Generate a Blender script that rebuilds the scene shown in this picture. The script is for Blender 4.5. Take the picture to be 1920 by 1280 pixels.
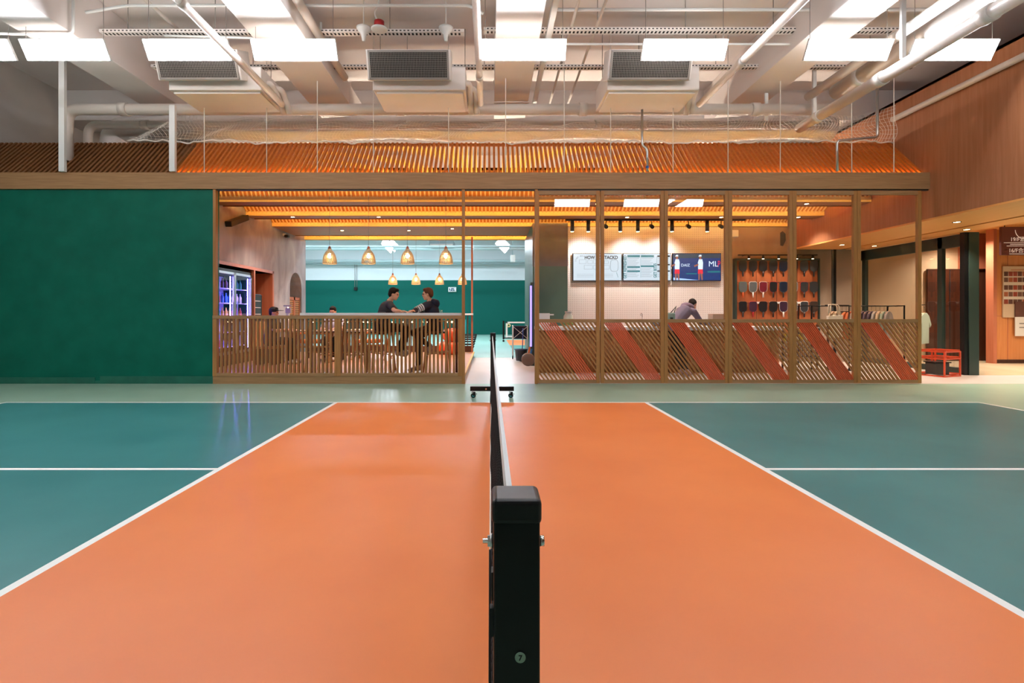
import bpy, bmesh, math, random
from mathutils import Vector, Matrix, Euler
for o in list(bpy.data.objects): bpy.data.objects.remove(o)
R = math.radians; PI = math.pi
sc = bpy.context.scene; C = sc.collection
# ---------------------------------------------------------------- camera, world, exposure
cd = bpy.data.cameras.new('camera'); cam = bpy.data.objects.new('camera', cd); C.objects.link(cam)
cam.location = (0, 0, 1.211); cam.rotation_euler = (R(90), 0, 0)
cd.sensor_width = 36; cd.lens = 964/1920*36; cd.shift_x = 41/1920; cd.shift_y = -50/1920; cd.clip_start = .05; cd.clip_end = 100
sc.camera = cam
w = bpy.data.worlds.new('world'); sc.world = w; w.use_nodes = True
w.node_tree.nodes['Background'].inputs[0].default_value = (.9, .95, 1, 1)
w.node_tree.nodes['Background'].inputs[1].default_value = .25
sc.view_settings.view_transform = 'Standard'; sc.view_settings.look = 'None'
sc.view_settings.exposure = 0.0; sc.view_settings.gamma = 1; sc.view_settings.use_curve_mapping = False
sc.cycles.max_bounces = 7; sc.cycles.diffuse_bounces = 4; sc.cycles.glossy_bounces = 3
sc.cycles.transparent_max_bounces = 12; sc.cycles.transmission_bounces = 4
sc.cycles.sample_clamp_indirect = 6; sc.cycles.caustics_reflective = False; sc.cycles.caustics_refractive = False
try: sc.cycles.use_denoising = True
except Exception: pass
PANEL_L = 48.0      # court light panels
LED_L = 85.0         # warm led strips in the cafe ceiling
HALL_L = 150.0       # far hall panels
def lamp(kind, name, loc, energy, color=(1,1,1), rot=(0,0,0), parent=None, **kw):
    d = bpy.data.lights.new(name, kind); d.energy = energy; d.color = color
    for k, v in kw.items(): setattr(d, k, v)
    o = bpy.data.objects.new(name, d); C.objects.link(o); o.rotation_euler = rot
    if parent is not None:
        o.parent = parent; o.location = Vector(loc) - wloc(parent)
    else: o.location = loc
    return o
# ---------------------------------------------------------------- helpers
def X(px, d): return (px-919)*d/964          # picture column at depth d -> metres
def Z(py, d): return 1.211+(590-py)*d/964
def wloc(o):
    v = Vector((0,0,0))
    while o is not None: v += o.location; o = o.parent
    return v
def sr(h):
    h = h.lstrip('#'); c = [int(h[i:i+2], 16)/255 for i in (0,2,4)]
    return tuple(x/12.92 if x <= .04045 else ((x+.055)/1.055)**2.4 for x in c)+(1,)
def mat(name, col, rough=.5, metal=0, emit=0, ecol=None, spec=.5, coat=0):
    m = bpy.data.materials.new(name); m.use_nodes = True
    b = m.node_tree.nodes['Principled BSDF']
    c = sr(col) if isinstance(col, str) else col
    b.inputs['Base Color'].default_value = c; b.inputs['Roughness'].default_value = rough
    b.inputs['Metallic'].default_value = metal; b.inputs['Specular IOR Level'].default_value = spec
    b.inputs['Coat Weight'].default_value = coat
    if emit:
        b.inputs['Emission Color'].default_value = sr(ecol) if ecol else c
        b.inputs['Emission Strength'].default_value = emit
    # a faint procedural unevenness in the surface
    nt = m.node_tree; n = nt.nodes.new('ShaderNodeTexNoise'); n.inputs['Scale'].default_value = 35
    tc = nt.nodes.new('ShaderNodeTexCoord'); nt.links.new(tc.outputs['Object'], n.inputs['Vector'])
    mr = nt.nodes.new('ShaderNodeMapRange'); mr.inputs[3].default_value = max(0, rough-.04); mr.inputs[4].default_value = min(1, rough+.04)
    nt.links.new(n.outputs['Fac'], mr.inputs[0]); nt.links.new(mr.outputs[0], b.inputs['Roughness'])
    return m
def noisy(name, c1, c2, scale=(1,1,1), ns=2, rough=.5, detail=4, bump=0, spec=.5, lo=.35, hi=.65, dist=0, rr=None):
    m = bpy.data.materials.new(name); m.use_nodes = True; nt = m.node_tree
    b = nt.nodes['Principled BSDF']; b.inputs['Roughness'].default_value = rough; b.inputs['Specular IOR Level'].default_value = spec
    tc = nt.nodes.new('ShaderNodeTexCoord'); mp = nt.nodes.new('ShaderNodeMapping'); mp.inputs['Scale'].default_value = scale
    n = nt.nodes.new('ShaderNodeTexNoise'); n.inputs['Scale'].default_value = ns; n.inputs['Detail'].default_value = detail; n.inputs['Distortion'].default_value = dist
    r = nt.nodes.new('ShaderNodeValToRGB'); r.color_ramp.elements[0].position = lo; r.color_ramp.elements[1].position = hi
    r.color_ramp.elements[0].color = sr(c1); r.color_ramp.elements[1].color = sr(c2)
    L = nt.links.new
    L(tc.outputs['Object'], mp.inputs['Vector']); L(mp.outputs['Vector'], n.inputs['Vector']); L(n.outputs['Fac'], r.inputs['Fac']); L(r.outputs['Color'], b.inputs['Base Color'])
    if rr:
        q = nt.nodes.new('ShaderNodeMapRange'); q.inputs[3].default_value = rr[0]; q.inputs[4].default_value = rr[1]
        L(n.outputs['Fac'], q.inputs[0]); L(q.outputs[0], b.inputs['Roughness'])
    if bump:
        bp = nt.nodes.new('ShaderNodeBump'); bp.inputs['Strength'].default_value = bump; bp.inputs['Distance'].default_value = .01
        L(n.outputs['Fac'], bp.inputs['Height']); L(bp.outputs['Normal'], b.inputs['Normal'])
    return m
def wood(name, c1, c2, axis='z', rough=.5, f=1.0):
    s = {'x': (.8,14,14), 'y': (14,.8,14), 'z': (14,14,.8)}[axis]
    return noisy(name, c1, c2, tuple(f*k for k in s), 3, rough, 5, .05, .35, .3, .7, .4)
def glass(name, tint=(.97,.98,.98), ior=1.5, rough=0.0):
    m = bpy.data.materials.new(name); m.use_nodes = True; nt = m.node_tree; nt.nodes.clear()
    o = nt.nodes.new('ShaderNodeOutputMaterial'); mx = nt.nodes.new('ShaderNodeMixShader'); f = nt.nodes.new('ShaderNodeFresnel'); f.inputs[0].default_value = ior
    t = nt.nodes.new('ShaderNodeBsdfTransparent'); t.inputs[0].default_value = tint+(1,)
    g = nt.nodes.new('ShaderNodeBsdfGlossy'); g.inputs['Roughness'].default_value = rough
    ge = nt.nodes.new('ShaderNodeNewGeometry'); mr = nt.nodes.new('ShaderNodeMapRange'); mr.inputs[3].default_value = ior; mr.inputs[4].default_value = 1/ior
    nt.links.new(ge.outputs['Backfacing'], mr.inputs[0]); nt.links.new(mr.outputs[0], f.inputs[0])
    L = nt.links.new; L(f.outputs[0], mx.inputs[0]); L(t.outputs[0], mx.inputs[1]); L(g.outputs[0], mx.inputs[2]); L(mx.outputs[0], o.inputs[0])
    return m
class MB:
    def __init__(s): s.v = []; s.f = []; s.m = []; s.sm = []; s.mi = 0
    def add(s, vs, fs, smooth=False, M=None):
        o = len(s.v)
        for p in vs:
            p = Vector(p); s.v.append(M @ p if M is not None else p)
        for f in fs: s.f.append([i+o for i in f]); s.m.append(s.mi); s.sm.append(smooth)
        return s
    def box(s, x0, x1, y0, y1, z0, z1, M=None):
        vs = [(x,y,z) for x in (x0,x1) for y in (y0,y1) for z in (z0,z1)]
        return s.add(vs, [(0,1,3,2),(4,6,7,5),(0,4,5,1),(2,3,7,6),(0,2,6,4),(1,5,7,3)], False, M)
    def cbox(s, c, d, M=None): return s.box(c[0]-d[0]/2, c[0]+d[0]/2, c[1]-d[1]/2, c[1]+d[1]/2, c[2]-d[2]/2, c[2]+d[2]/2, M)
    def bar(s, p, q, wx, wy, up=(0,0,1)):       # rectangular bar from p to q
        p = Vector(p); q = Vector(q); d = q-p; L = d.length; z = d.normalized(); u = Vector(up)
        if abs(z.dot(u)) > .98: u = Vector((0,1,0))
        x = u.cross(z).normalized(); y = z.cross(x)
        M = Matrix(((x.x,y.x,z.x,p.x),(x.y,y.y,z.y,p.y),(x.z,y.z,z.z,p.z),(0,0,0,1)))
        return s.box(-wx/2, wx/2, -wy/2, wy/2, 0, L, M)
    def cyl(s, p, q, r, r2=None, n=12, smooth=True):
        r2 = r if r2 is None else r2; p = Vector(p); q = Vector(q); z = (q-p).normalized()
        x = z.orthogonal().normalized(); y = z.cross(x); vs = []
        for c, rr in ((p,r),(q,r2)):
            for i in range(n): a = 2*PI*i/n; vs.append(c+x*rr*math.cos(a)+y*rr*math.sin(a))
        s.add(vs, [(i,(i+1)%n,n+(i+1)%n,n+i) for i in range(n)], smooth)
        s.add(vs, [list(range(n))[::-1], list(range(n,2*n))]); return s
    def tube(s, pts, r, n=8, closed=False):
        pts = [Vector(p) for p in pts]; m = len(pts); rings = []; x = None
        for i, p in enumerate(pts):
            a = pts[max(i-1,0)]; b = pts[min(i+1,m-1)]
            if closed: a = pts[i-1]; b = pts[(i+1)%m]
            t = (b-a).normalized()
            x = t.orthogonal().normalized() if x is None else (x-t*x.dot(t)).normalized()
            y = t.cross(x); rr = r[i] if isinstance(r, (list,tuple)) else r
            rings += [p+x*rr*math.cos(2*PI*k/n)+y*rr*math.sin(2*PI*k/n) for k in range(n)]
        fs = []
        for i in range(m if closed else m-1):
            j = (i+1)%m
            fs += [(i*n+k, i*n+(k+1)%n, j*n+(k+1)%n, j*n+k) for k in range(n)]
        s.add(rings, fs, True)
        if not closed: s.add(rings, [list(range(n))[::-1], list(range((m-1)*n, m*n))])
        return s
    def lathe(s, prof, c=(0,0,0), n=20, M=None):
        vs = []; c = Vector(c)
        for r, z in prof: vs += [c+Vector((r*math.cos(2*PI*k/n), r*math.sin(2*PI*k/n), z)) for k in range(n)]
        return s.add(vs, [(i*n+k, i*n+(k+1)%n, (i+1)*n+(k+1)%n, (i+1)*n+k) for i in range(len(prof)-1) for k in range(n)], True, M)
    def prism(s, poly, h, M=None):              # polygon in xz, thickness h along y
        n = len(poly); vs = [(x,0,z) for x,z in poly]+[(x,h,z) for x,z in poly]
        return s.add(vs, [list(range(n)), list(range(n,2*n))[::-1]]+[(i,n+i,n+(i+1)%n,(i+1)%n) for i in range(n)], False, M)
    def ball(s, c, r, n=12, M=None):
        r = r if isinstance(r, (tuple,list)) else (r,r,r); m = n//2+1; vs = []
        for i in range(m+1):
            t = PI*i/m
            for k in range(n): vs.append((c[0]+r[0]*math.sin(t)*math.cos(2*PI*k/n), c[1]+r[1]*math.sin(t)*math.sin(2*PI*k/n), c[2]+r[2]*math.cos(t)))
        return s.add(vs, [(i*n+k, (i+1)*n+k, (i+1)*n+(k+1)%n, i*n+(k+1)%n) for i in range(m) for k in range(n)], True, M)
    def build(s, name, mats, parent=None, local=False, bevel=0, origin=None, solid=0):
        me = bpy.data.meshes.new(name)
        if local: off = Vector((0,0,0)); loc = Vector((0,0,0))
        elif parent is not None: off = wloc(parent); loc = Vector((0,0,0))
        else:
            xs = [v.x for v in s.v]; ys = [v.y for v in s.v]; zs = [v.z for v in s.v]
            off = Vector(origin) if origin else Vector(((min(xs)+max(xs))/2, (min(ys)+max(ys))/2, min(zs))); loc = off
        me.from_pydata([v-off for v in s.v], [], s.f)
        for mm in (mats if isinstance(mats, (list,tuple)) else [mats]): me.materials.append(mm)
        for p, a, b in zip(me.polygons, s.m, s.sm): p.material_index = a; p.use_smooth = b
        bm = bmesh.new(); bm.from_mesh(me); bmesh.ops.remove_doubles(bm, verts=bm.verts, dist=1e-6); bmesh.ops.recalc_face_normals(bm, faces=bm.faces); bm.to_mesh(me); bm.free()
        o = bpy.data.objects.new(name, me); C.objects.link(o); o.location = loc
        if parent is not None: o.parent = parent
        if bevel:
            md = o.modifiers.new('bevel', 'BEVEL'); md.width = bevel; md.segments = 2; md.limit_method = 'ANGLE'
        return o
def tag(o, label, cat, group=None):
    o['label'] = label; o['category'] = cat
    if group: o['group'] = group
    return o
def thing(name, label, cat, loc=(0,0,0), rz=0, group=None):
    o = bpy.data.objects.new(name, None); C.objects.link(o); o.location = loc; o.rotation_euler = (0,0,rz); o.empty_display_size = .1
    return tag(o, label, cat, group)
def struct(name, mb, m, **kw):
    o = mb.build(name, m, **kw); o['kind'] = 'structure'; return o
def copytree(o, parent=None):
    c = o.copy(); C.objects.link(c)
    if parent is not None: c.parent = parent
    for ch in list(o.children): copytree(ch, c)
    return c
def dup(root, loc, label, rz=None, group=None):
    c = copytree(root); c.location = loc; c['label'] = label
    if rz is not None: c.rotation_euler = (0,0,rz)
    if group: c['group'] = group
    return c
def remat(root, table):                        # per-copy colours: own mesh data for the parts named in table
    for ch in root.children:
        k = ch.name.split('.')[0]
        if k in table: ch.data = ch.data.copy(); ch.data.materials[0] = table[k]
FONT = bpy.data.fonts.get('Bfont') or None
def text(name, s, size, loc, m, parent, rot=(R(90),0,0), ext=.001, align='LEFT', bold=0, sx=1):
    cu = bpy.data.curves.new(name, 'FONT'); cu.body = s; cu.size = size; cu.extrude = ext; cu.align_x = align; cu.offset = bold
    t = bpy.data.objects.new(name, cu); C.objects.link(t); t.scale = (sx,1,1)
    dg = bpy.context.evaluated_depsgraph_get(); dg.update()
    me = bpy.data.meshes.new_from_object(t.evaluated_get(dg)); bpy.data.objects.remove(t)
    M = Euler(rot).to_matrix().to_4x4() @ Matrix.Diagonal((sx,1,1,1)); me.transform(M)
    me.materials.clear(); me.materials.append(m)
    o = bpy.data.objects.new(name, me); C.objects.link(o); o.parent = parent; o.location = Vector(loc)-(wloc(parent) if parent else Vector((0,0,0)))
    return o
def remesh(mb, name, m, parent, vox=.012, smooth=3, fac=.6):
    o = mb.build(name, m, parent)
    a = o.modifiers.new('r', 'REMESH'); a.mode = 'VOXEL'; a.voxel_size = vox; a.use_smooth_shade = True
    b = o.modifiers.new('s', 'SMOOTH'); b.iterations = smooth; b.factor = fac
    dg = bpy.context.evaluated_depsgraph_get(); dg.update()
    me = bpy.data.meshes.new_from_object(o.evaluated_get(dg)); o.modifiers.clear(); o.data = me
    for p in me.polygons: p.use_smooth = True
    return o
# ---------------------------------------------------------------- materials
M = {}
M['orange'] = noisy('court_orange_paint', '#e0793c', '#e88344', (1,1,1), .9, .42, 6, 0, .4)
M['green'] = noisy('court_teal_paint', '#35797a', '#418585', (1,1,1), 1.1, .33, 6, 0, .45)
M['sage'] = noisy('court_sage_paint', '#8fb09c', '#9cbba6', (1,1,1), .8, .31, 6, 0, .45)
M['line'] = mat('court_line_paint', '#f2f2ee', .5)
M['tile'] = noisy('pale_floor_tile', '#bfb6b0', '#c9c1bb', (1,1,1), .7, .35, 3)
M['marble'] = noisy('lobby_stone', '#cdb690', '#e2cfae', (1,.5,1), .7, .2, 5)
M['hallgreen'] = mat('hall_court_green', '#7fa69a', .5)
M['halldark'] = mat('hall_court_teal', '#2f8074', .5)
M['wallgreen'] = noisy('green_plaster', '#005e4c', '#056855', (1,1,1), 3, .42, 8, .25, .2, .3, .7)
M['wallgreen2'] = noisy('green_skirting_plaster', '#175e4c', '#1d6a56', (1,1,1), 5, .45, 8, .3)
M['hallwallg'] = mat('hall_green_wall', '#035a50', .7, spec=.2)
M['hallwallw'] = mat('hall_white_wall', '#d6dade', .7)
M['oak'] = wood('oak_joinery', '#9a6a3a', '#b37e48', 'z')
M['oakx'] = wood('oak_beam', '#96704a', '#ab825a', 'x')
M['oakslat'] = wood('oak_slat', '#98673a', '#ae7a46', 'z')
M['slatunlit'] = wood('unlit_tone_roof_slat', '#6d4526', '#85572f', 'y')  # roof slats painted darker, standing for no light from behind
M['slatglow'] = wood('led_glow_tint_slat', '#b5601f', '#c8742c', 'y')  # same roof slats with the orange LED glow painted into the wood
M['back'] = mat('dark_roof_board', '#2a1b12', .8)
M['ceilwood'] = wood('cafe_ceiling_wood', '#9a6238', '#aa6f42', 'x')
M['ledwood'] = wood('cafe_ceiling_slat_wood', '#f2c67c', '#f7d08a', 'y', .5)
M['ledback'] = wood('cafe_ceiling_board', '#c87a2e', '#d08438', 'x', .6)
M['bulk'] = wood('veneer_bulkhead', '#9c6440', '#ab7250', 'z', .42, .5)
M['soffit'] = wood('veneer_soffit', '#e39a52', '#e8a45e', 'y', .4, .5)
M['concrete'] = noisy('trowelled_concrete', '#7c7678', '#a8a3a5', (1,1,.5), 2.2, .6, 8, .12, .4, .3, .7, .8)
M['peg'] = None
M['ceil'] = noisy('painted_slab', '#e6dedb', '#ede6e3', (1,1,1), .6, .8, 5)
M['greywall'] = noisy('grey_plaster', '#b8b2ad', '#c4beb9', (1,1,1), .6, .8, 4)
M['duct'] = noisy('painted_sheet_metal', '#e4dcd7', '#ebe4e0', (1,1,1), .8, .5, 4)
M['pipe'] = noisy('white_painted_pipe', '#d9d0c8', '#e1d9d2', (1,1,1), 1, .38, 3)
M['whitemet'] = mat('white_metal', '#e6e6e4', .4)
M['cable'] = mat('grey_cable', '#8b8580', .6)
M['steel'] = mat('galvanised_steel', '#c5c8ca', .3, 1)
M['passlight'] = mat('violet_strip', '#7d6cff', .5, 0, 3, '#8676ff')
M['chrome'] = mat('chrome', '#d8d8d8', .18, 1)
M['black'] = mat('black_powder_coat', '#0c0c0d', .36, spec=.3)
M['blackp'] = mat('black_plastic', '#101114', .36, spec=.35)
M['cord'] = mat('black_net_cord', '#17171a', .7)
M['white'] = mat('white_laminate', '#e8edf0', .35)
M['grille'] = mat('grille_metal', '#948c86', .5)
M['dark'] = mat('dark_void', '#15110f', .8)
M['netwhite'] = mat('white_net_cord', '#eee8e0', .7)
M['panel'] = mat('court_light_diffuser', '#ffffff', .5, 0, PANEL_L, '#f4f8ff')
M['added_uplight'] = mat('added_uplight_glow', '#ffffff', .5, 0, PANEL_L*.2, '#fff6f0')  # added fill glow for the ceiling, set on the panel backs
M['led'] = mat('warm_led_strip', '#ffd9a0', .5, 0, LED_L, '#ffce6c')
M['hallpanel'] = mat('hall_light_diffuser', '#ffffff', .5, 0, HALL_L, '#e4f2ff')
M['glass'] = glass('clear_glass')
M['sglass'] = glass('shopfront_glass', (.86,.84,.82))
M['red'] = mat('red_plastic', '#b3161a', .4)
M['dgreen'] = mat('dark_green_metal', '#2c3d38', .4)
M['orslat'] = mat('orange_lacquer_slat', '#d85f38', .45)
M['brass'] = mat('yellow_nosing', '#d3a61e', .4)
M['fridgelight'] = mat('violet_led', '#6a5cff', .5, 0, 80, '#7468ff')
M['pbulb'] = mat('pendant_bulb', '#fff0d0', .5, 0, 55, '#ffe0a8')
M['rattan'] = wood('pale_rattan', '#f0d2a0', '#f6deb4', 'z', .6)
M['bulb'] = mat('warm_bulb', '#fff0d0', .5, 0, 26, '#ffdf9f')
M['skin'] = noisy('skin', '#cf9a7c', '#d8a587', (1,1,1), 6, .55, 2)
M['hair'] = noisy('black_hair', '#17120f', '#241b16', (60,60,4), 3, .75, 3, spec=.15)
M['hairb'] = noisy('brown_hair', '#43261a', '#5a3625', (60,60,4), 3, .7, 3, spec=.2)
M['eye'] = mat('dark_eye', '#1a1210', .2)
M['sclera'] = mat('eye_white', '#e9e4de', .3)
M['lip'] = mat('lip', '#a05a4c', .5)
M['blackcloth'] = mat('black_cloth', '#111114', .85)
M['teal'] = mat('teal_coating', '#2a8f93', .4)
M['dkwood'] = wood('dark_wood', '#4a2c1c', '#5c3824', 'z')
M['lobbywood'] = wood('copper_veneer', '#c07a45', '#cc8852', 'z', .25, .5)
M['redwood'] = wood('reddish_panel', '#ad6548', '#b87052', 'z', .35, .5)
M['beige'] = noisy('beige_plaster', '#b99a78', '#c5a785', (1,1,1), .8, .7)
M['doorbrown'] = wood('dark_brown_lift_door', '#3a1e12', '#48271a', 'z', .3, .5)
# ================================================================ SETTING
FY = 9.05                                   # facade plane
LW, BW = -5.63, 7.7                         # cafe left wall, wood bulkhead plane
CH = 3.49                                   # cafe beam underside
XL, XR, YN, YH = -9.4, 16.0, -8.0, 31.5     # hall extents
SLAB = 6.1
def floor():
    KL, KR, BL, BR = -2.13, 2.155, -6.70, 6.76
    S1, S0, CL = 7.117, 1.02, 4.04
    l = .025
    xs = sorted([-14.2, XL, BL-l, BL+l, KL-l, KL+l, KR-l, KR+l, BR-l, BR+l, XR, .78, 9.6])
    ys = sorted([YN, S0-l, S0+l, CL-l, CL+l, S1-l, S1+l, FY-.02, 14.55, 16.7, 20.5, 24.8, YH, 10.3])
    mb = MB(); nx, ny = len(xs), len(ys)
    vs = [(x,y,0) for y in ys for x in xs]; mb.v = [Vector(v) for v in vs]
    names = ['orange','green','sage','line','tile','marble','hallgreen','halldark']
    for j in range(ny-1):
        for i in range(nx-1):
            x = (xs[i]+xs[i+1])/2; y = (ys[j]+ys[j+1])/2
            if y > 14.55:
                k = 'hallgreen'
                if x > .78 and 20.5 < y < 24.8: k = 'orange'
                elif x > .78 and 16.7 < y < 20.5: k = 'halldark'
            elif y > FY-.02: k = 'marble' if x > 9.6 and y > 10.3 else 'tile'
            elif BL-l < x < BR+l and S0-l < y < S1+l:
                edge = x < BL+l or x > BR-l or y < S0+l or y > S1-l or abs(x-KL) < l or abs(x-KR) < l
                mid = abs(y-CL) < l and (x < KL or x > KR)
                k = 'line' if edge or mid else ('orange' if KL < x < KR else 'green')
            else: k = 'sage'
            mb.f.append([j*nx+i, j*nx+i+1, (j+1)*nx+i+1, (j+1)*nx+i]); mb.m.append(names.index(k)); mb.sm.append(False)
    mb2 = mb
    o = struct('floor', mb2, [M[k] for k in names], origin=(0,0,0))
floor()
struct('ceiling', MB().box(-14.4, XR+.2, YN, YH+.2, SLAB, SLAB+.3), M['ceil'])
struct('wall_left', MB().box(XL-.2, XL, YN, 15.9, 0, SLAB).box(-14.4, -14.2, 15.7, YH, 0, SLAB).box(-14.2, XL, 15.7, 15.9, 0, SLAB), M['greywall'])
struct('wall_right', MB().box(XR, XR+.2, YN, YH, 0, SLAB), M['greywall'])
struct('wall_behind', MB().box(XL-.2, XR+.2, YN-.2, YN, 0, SLAB+.3), M['greywall'])
# far hall wall: green below, white above
struct('wall_far_hall', MB().box(-14.2, XR, YH, YH+.2, 0, 3.33), M['hallwallg'])
struct('wall_far_hall.001', MB().box(-14.2, XR, YH, YH+.2, 3.33, SLAB), M['hallwallw'])
# green facade wall left of the cafe
struct('wall_green', MB().box(XL, -4.875, FY, FY+.2, 0, 3.41), M['wallgreen'])
struct('baseboard_green', MB().box(XL, -6.95, FY-.012, FY, 0, .11).box(-6.86, -4.875, FY-.012, FY, 0, .13).box(-6.95, -6.86, FY-.006, FY, 0, .05), M['wallgreen2'])
# cafe left concrete wall with niche and arch openings (panels around holes)
def leftwall():
    y0, y1 = FY+.2, 15.69; zt = CH+.25; t = .45
    holes = [(10.5, 13.3, .12, 2.27)]
    mb = MB()
    mb.box(LW-t, LW, y0, 10.5, 0, zt); mb.box(LW-t, LW, 10.5, 13.3, 2.27, zt); mb.box(LW-t, LW, 10.5, 13.3, 0, .12)
    mb.box(LW-t, LW, 13.3, 14.45, 0, zt); mb.box(LW-t, LW, 15.35, y1, 0, zt)
    # arch head
    n = 14; pts = [(14.45+.45-.45*math.cos(PI*i/n), 1.98+.45*math.sin(PI*i/n)) for i in range(n+1)]
    for (a,b),(c,d) in zip(pts, pts[1:]):
        vs = [(LW-t,a,b),(LW-t,c,d),(LW-t,c,zt),(LW-t,a,zt),(LW,a,b),(LW,c,d),(LW,c,zt),(LW,a,zt)]
        mb.add(vs, [(0,1,2,3),(4,7,6,5),(0,4,5,1),(1,5,6,2),(3,2,6,7),(0,3,7,4)])
    struct('wall_cafe_left', mb, M['concrete'])
    struct('wall_behind_arch', MB().box(LW-1.6, LW-1.5, 14.0, 15.9, 0, zt), M['beige'])
    struct('wall_niche_back', MB().box(LW-t-.32, LW-t-.3, 10.4, 13.4, .1, 2.4), M['lobbywood'])
leftwall()
# wooden lining of the niche
mb = MB(); mb.box(LW-.78, LW+.03, 10.42, 10.5, .12, 2.33); mb.box(LW-.78, LW+.03, 13.24, 13.32, .12, 2.33); mb.box(LW-.78, LW+.03, 12.2, 12.26, .12, 2.27); mb.box(LW-.78, LW+.03, 10.42, 13.32, 2.27, 2.34)
struct('trim_niche', mb, M['redwood'])
# platform of the cafe with yellow nosing
struct('floor_platform', MB().box(LW-.8, -.5, FY+.08, 15.2, 0, .12), wood('warm_timber_floor', '#a9714a', '#bd8459', 'y', .35))
struct('trim_nosing', MB().box(-.5, -.46, FY+.08, 15.2, .085, .125), M['brass'])
struct('trim_step_side', MB().box(-.5, -.485, FY+.08, 15.2, 0, .085), M['tile'])
# header beam over the whole facade
struct('trim_header', MB().box(XL, BW+.04, FY-.05, FY+.08, 3.415, 3.705), M['oakx'], bevel=.004)
struct('trim_header_track', MB().box(-4.87, BW, FY-.02, FY+.04, 3.395, 3.416), mat('dark_track', '#2e2019', .5))
# cafe cross beams + sloping slatted bays
beams = [(10.4, 10.72), (11.86, 12.16), (13.29, 14.75), (15.6, 15.75)]
for i, (a, b) in enumerate(beams):
    struct('trim_cafe_beam', MB().box(LW-.05, BW, a, b, CH, CH+.11), M['ceilwood'])
    struct('trim_painted_glow_fascia', MB().box(LW, BW, a-.018, a, CH+.004, CH+.112), M['ledwood'])  # added paler boards, LED glow painted onto the beam fronts
    if i < 3: struct('trim_added_led_shield', MB().box(LW, BW, b+.11, b+.12, CH, CH+.118).box(LW, BW, b, b+.11, CH+.02, CH+.03), M['ceilwood'])  # added unseen lips, shaped to keep LED light off the walls
prev = [(FY+.1, 3.72, 9.86, 4.46), (10.74, 3.6, 10.9, 4.22), (12.18, 3.6, 12.4, 4.2), (14.77, 3.6, 14.8, 4.15)]
bm_ = MB(); sl = MB()
for i, (a, b) in enumerate(beams):
    x0, x1 = LW, BW
    yt, zt = prev[i][2], prev[i][3]; yb, zb = a-.01, CH+.10
    # sloping board
    if i: bm_.add([(x0,yb,zb),(x1,yb,zb),(x1,yt,zt),(x0,yt,zt),(x0,yb+.03,zb+.05),(x1,yb+.03,zb+.05),(x1,yt+.03,zt+.05),(x0,yt+.03,zt+.05)],
            [(0,1,2,3),(4,7,6,5),(0,4,5,1),(1,5,6,2),(2,6,7,3),(0,3,7,4)])
    if i: bm_.box(x0, x1, prev[i][0]-.04, prev[i][0]-.02, CH+.1, zt+.05); bm_.box(x0, x1, prev[i][0]-.04, yt+.03, zt, zt+.05)
    d = Vector((0, yt-yb, zt-zb)).normalized(); nrm = Vector((0, -d.z, d.y))
    if nrm.z > 0: nrm = -nrm
    L = min(.55 if i else 2, math.hypot(yt-yb, zt-zb)); x = x0+.05
    while x < x1-.02:
        p = Vector((x, yb, zb))+nrm*.014; q = p+d*L
        sl.bar(p, q, .022, .03, up=(1,0,0)); x += .087
struct('ceiling_cafe', bm_, M['ledback'])
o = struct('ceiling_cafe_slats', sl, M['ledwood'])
# led strips lying on the back of each beam
struct('trim_added_led_shield', MB().box(LW, BW, 9.235, 9.245, 3.45, 3.648).box(LW, BW, 9.13, 9.235, 3.45, 3.46), M['ceilwood'])  # added unseen shield behind the header, cuts the LED spill
for i, yy in enumerate([FY+.11, 10.75, 12.19, 14.78]):
    t = thing('led_strip', ['warm LED strip behind the front header beam','warm LED strip behind the first café ceiling beam','warm LED strip behind the second café ceiling beam','warm LED strip behind the wide café ceiling soffit'][i], 'led strip', (LW+.1, yy, CH+.05), group='cove lighting of the café ceiling')
    z = CH+.12 if i else 3.655
    MB().box(LW+.05, BW-.05, yy-.004, yy+.012, z, z+.035).build('diffuser', M['led'], t)
# lid over the bays so that the outer slope hides only the first void
# ---- outer roof slope made of slats
def slope(x0, x1, name, label, m, step=.088, wd=.034, dp=.07, col=None):
    mb = MB(); x = x0
    while x < x1:
        mb.bar((x, FY+.06, 3.70), (x, 9.87, 4.49), dp, wd, up=(1,0,0)); x += step
    return tag(mb.build(name, m), label, 'slatted screen')
slope(-9.35, -5.62, 'roof_slat_screen', 'sloping screen of slats above the green wall, painted dark as unlit from behind', M['slatunlit'], .09, .045, .06)
slope(-5.56, 7.68, 'roof_slat_screen', 'sloping screen of wooden slats, LED glow painted in orange, above the café front', M['slatglow'], .088, .04, .06)
struct('trim_lamp_batten', MB().box(LW, BW, 9.72, 9.78, 3.605, 3.65), M['dkwood'])
struct('trim_ridge', MB().box(XL, BW, 9.86, 9.91, 4.45, 4.50), M['slatglow'])
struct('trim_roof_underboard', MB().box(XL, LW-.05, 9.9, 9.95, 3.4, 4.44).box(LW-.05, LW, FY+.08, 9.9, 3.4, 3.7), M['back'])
# flat lid behind the ridge (roof of the cafe) and upper rear wall
struct('ceiling_cafe_lid', MB().box(XL, BW, 10.9, 14.5, 4.28, 4.33), M['greywall'])
struct('wall_upper_back', MB().box(XL, XR, 15.76, 15.9, 3.5, SLAB), M['ceil'])
struct('wall_upper_back.001', MB().box(XL, LW-.8, 14.0, 14.1, 0, SLAB), M['greywall'])
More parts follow.
